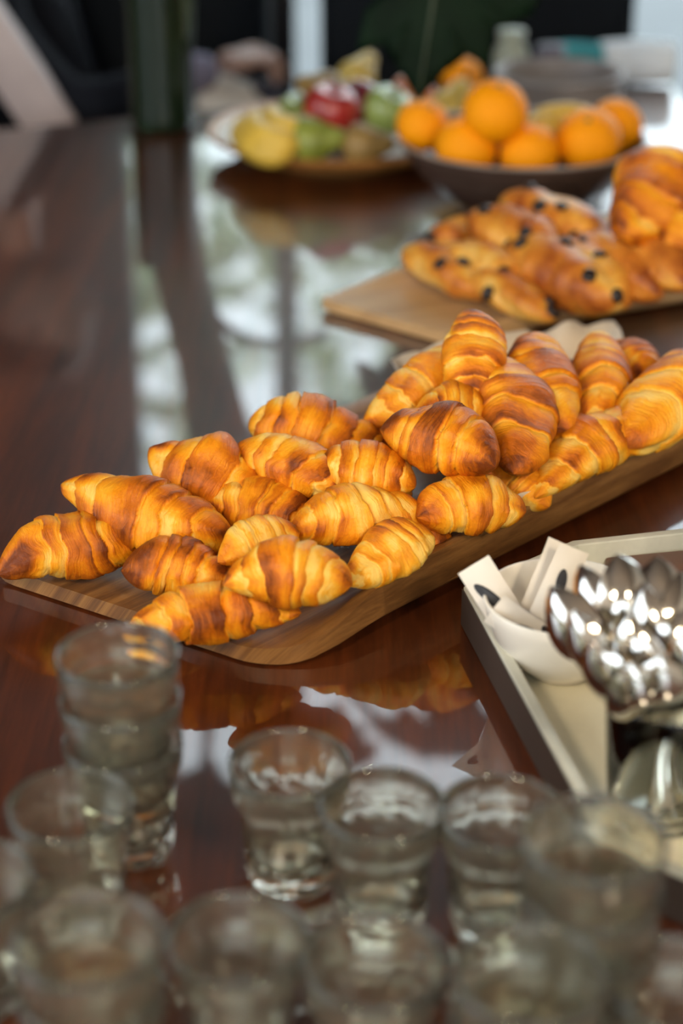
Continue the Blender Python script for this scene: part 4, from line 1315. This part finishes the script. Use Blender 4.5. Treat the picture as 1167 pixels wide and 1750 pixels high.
# head: shaped profile with nose, brow, chin
hm = MB()
nz, na = 28, 36
vs = []
for i in range(nz):
    t = i / (nz - 1); z = -0.115 + 0.235 * t
    e = math.sqrt(max(0.0004, 1 - ((t - 0.54) / 0.545) ** 2)) if t > 0.1 else math.sqrt(max(0.0004, 1 - ((t - 0.54) / 0.545) ** 2))
    rx = 0.098 * e ** 0.8; ry = 0.076 * e ** 0.8
    for k in range(na):
        a = 2 * PI * k / na
        x = rx * math.cos(a); y = ry * math.sin(a)
        fr = max(0, math.cos(a)) ** 6
        x += fr * (0.022 * math.exp(-((t - 0.40) / 0.07) ** 2) * max(0, math.cos(a)) ** 40 * 1.4 + 0.006 * math.exp(-((t - 0.57) / 0.04) ** 2) + 0.008 * math.exp(-((t - 0.24) / 0.05) ** 2) + 0.010 * math.exp(-((t - 0.07) / 0.06) ** 2) - 0.006 * math.exp(-((t - 0.50) / 0.04) ** 2))
        vs.append((x, y, z))
hm.add(vs, grid_faces(nz, na, True) + [tuple(range(na)), tuple((nz - 1) * na + k for k in range(na))])
hd = hm.build('head', M['skin'], pr, autosmooth=False)
hd.location = (-.075, 0, 1.255)
for s in (-1, 1):
    MB().lathe([(0.0005, -.006), (0.012, -.005), (0.019, 0), (0.012, .005), (0.0005, .006)], 16).build('ear', M['skin'], hd).location = (-.008, s * .076, 0)
    ey = MB().lathe([(0.0005, -.010), (0.007, -.007), (0.010, 0), (0.007, .007), (0.0005, .010)], 14).build('eye', simple('eye_white', (0.7, 0.68, 0.65), 0.2), hd)
    ey.location = (.082, s * .030, .003)
MB().tube([(.094, -.024, -.058), (.104, 0, -.056), (.094, .024, -.058)], [.003, .006, .003], 8).build('mouth', simple('lips', (0.30, 0.10, 0.09), 0.4), hd)
hv = []
for i in range(16):
    t = i / 15; el = -0.25 + (PI / 2 + 0.25) * t
    for k in range(na):
        a = 2 * PI * k / na
        cut = 1.0
        e2 = el
        front = max(0, math.cos(a)) ** 1.5
        e2 = max(el, 0.62 * front + 0.0)
        hv.append((0.108 * math.cos(e2) * math.cos(a) - .006, 0.088 * math.cos(e2) * math.sin(a), 0.025 + 0.108 * math.sin(e2)))
MB().add(hv, grid_faces(16, na, True) + [tuple(15 * na + k for k in range(na))]).build('hair', M['hair'], hd, autosmooth=False)
for p, d in (((.545, .02, .30), Vector((.8, .15, -.35))), ((.40, .10, .06), Vector((1, 0, 0)))):
    p = Vector(p); d.normalize()
    a0 = p - d * .05
    skin_obj('shoe', [[(tuple(a0 + Vector((0, 0, -.02))), .036), (tuple(p + d * .04 + Vector((0, 0, -.025))), .04), (tuple(p + d * .13 + Vector((0, 0, -.03))), .042), (tuple(p + d * .19 + Vector((0, 0, -.035))), .03)]], M['shoe'], pr)
# white paper lying in the lap
ps = MB().box((0, 0, 0), (0.15, 0.11, 0.012)).build('folded_paper', M['white_paper'], bevel=0.004)
ps.location = (-0.1877, 3.1600, -0.0386); ps.rotation_euler = (0.5, 0.35, 0.2)
tag(ps, 'folded white paper in the lap of the seated person', 'paper')

# ------------------------------------------------------------------ dark furniture against the window
M['dark_cloth'] = simple('black_blue_upholstery', (0.006, 0.008, 0.011), 0.8, spec=0.15, var=0.3, scale=6)


def armchair(x, y, w, h, label):
    r = empty('dark_armchair', (x, y, -0.75))
    tag(r, label, 'armchair', 'dark armchairs by the window')
    MB().box((0, 0, 0.28), (w, 0.6, 0.22)).build('seat', M['dark_cloth'], r, bevel=0.04, seg=3)
    MB().box((0, -0.28, h / 2 + 0.1), (w, 0.14, h - 0.2)).build('backrest', M['dark_cloth'], r, bevel=0.04, seg=3)
    for s in (-1, 1):
        MB().box((s * (w / 2 - 0.05), 0, 0.42), (0.1, 0.6, 0.28)).build('armrest', M['dark_cloth'], r, bevel=0.03, seg=3)
        for q in (-0.24, 0.24):
            MB().box((s * (w / 2 - 0.07), q, 0.085), (0.05, 0.05, 0.17)).build('leg', M['frame'], r)


armchair(0.26, 3.74, 0.60, 0.92, 'dark armchair by the window behind the fruit plate')
armchair(-0.35, 3.84, 0.42, 0.95, 'narrow dark armchair by the window behind the seated person')
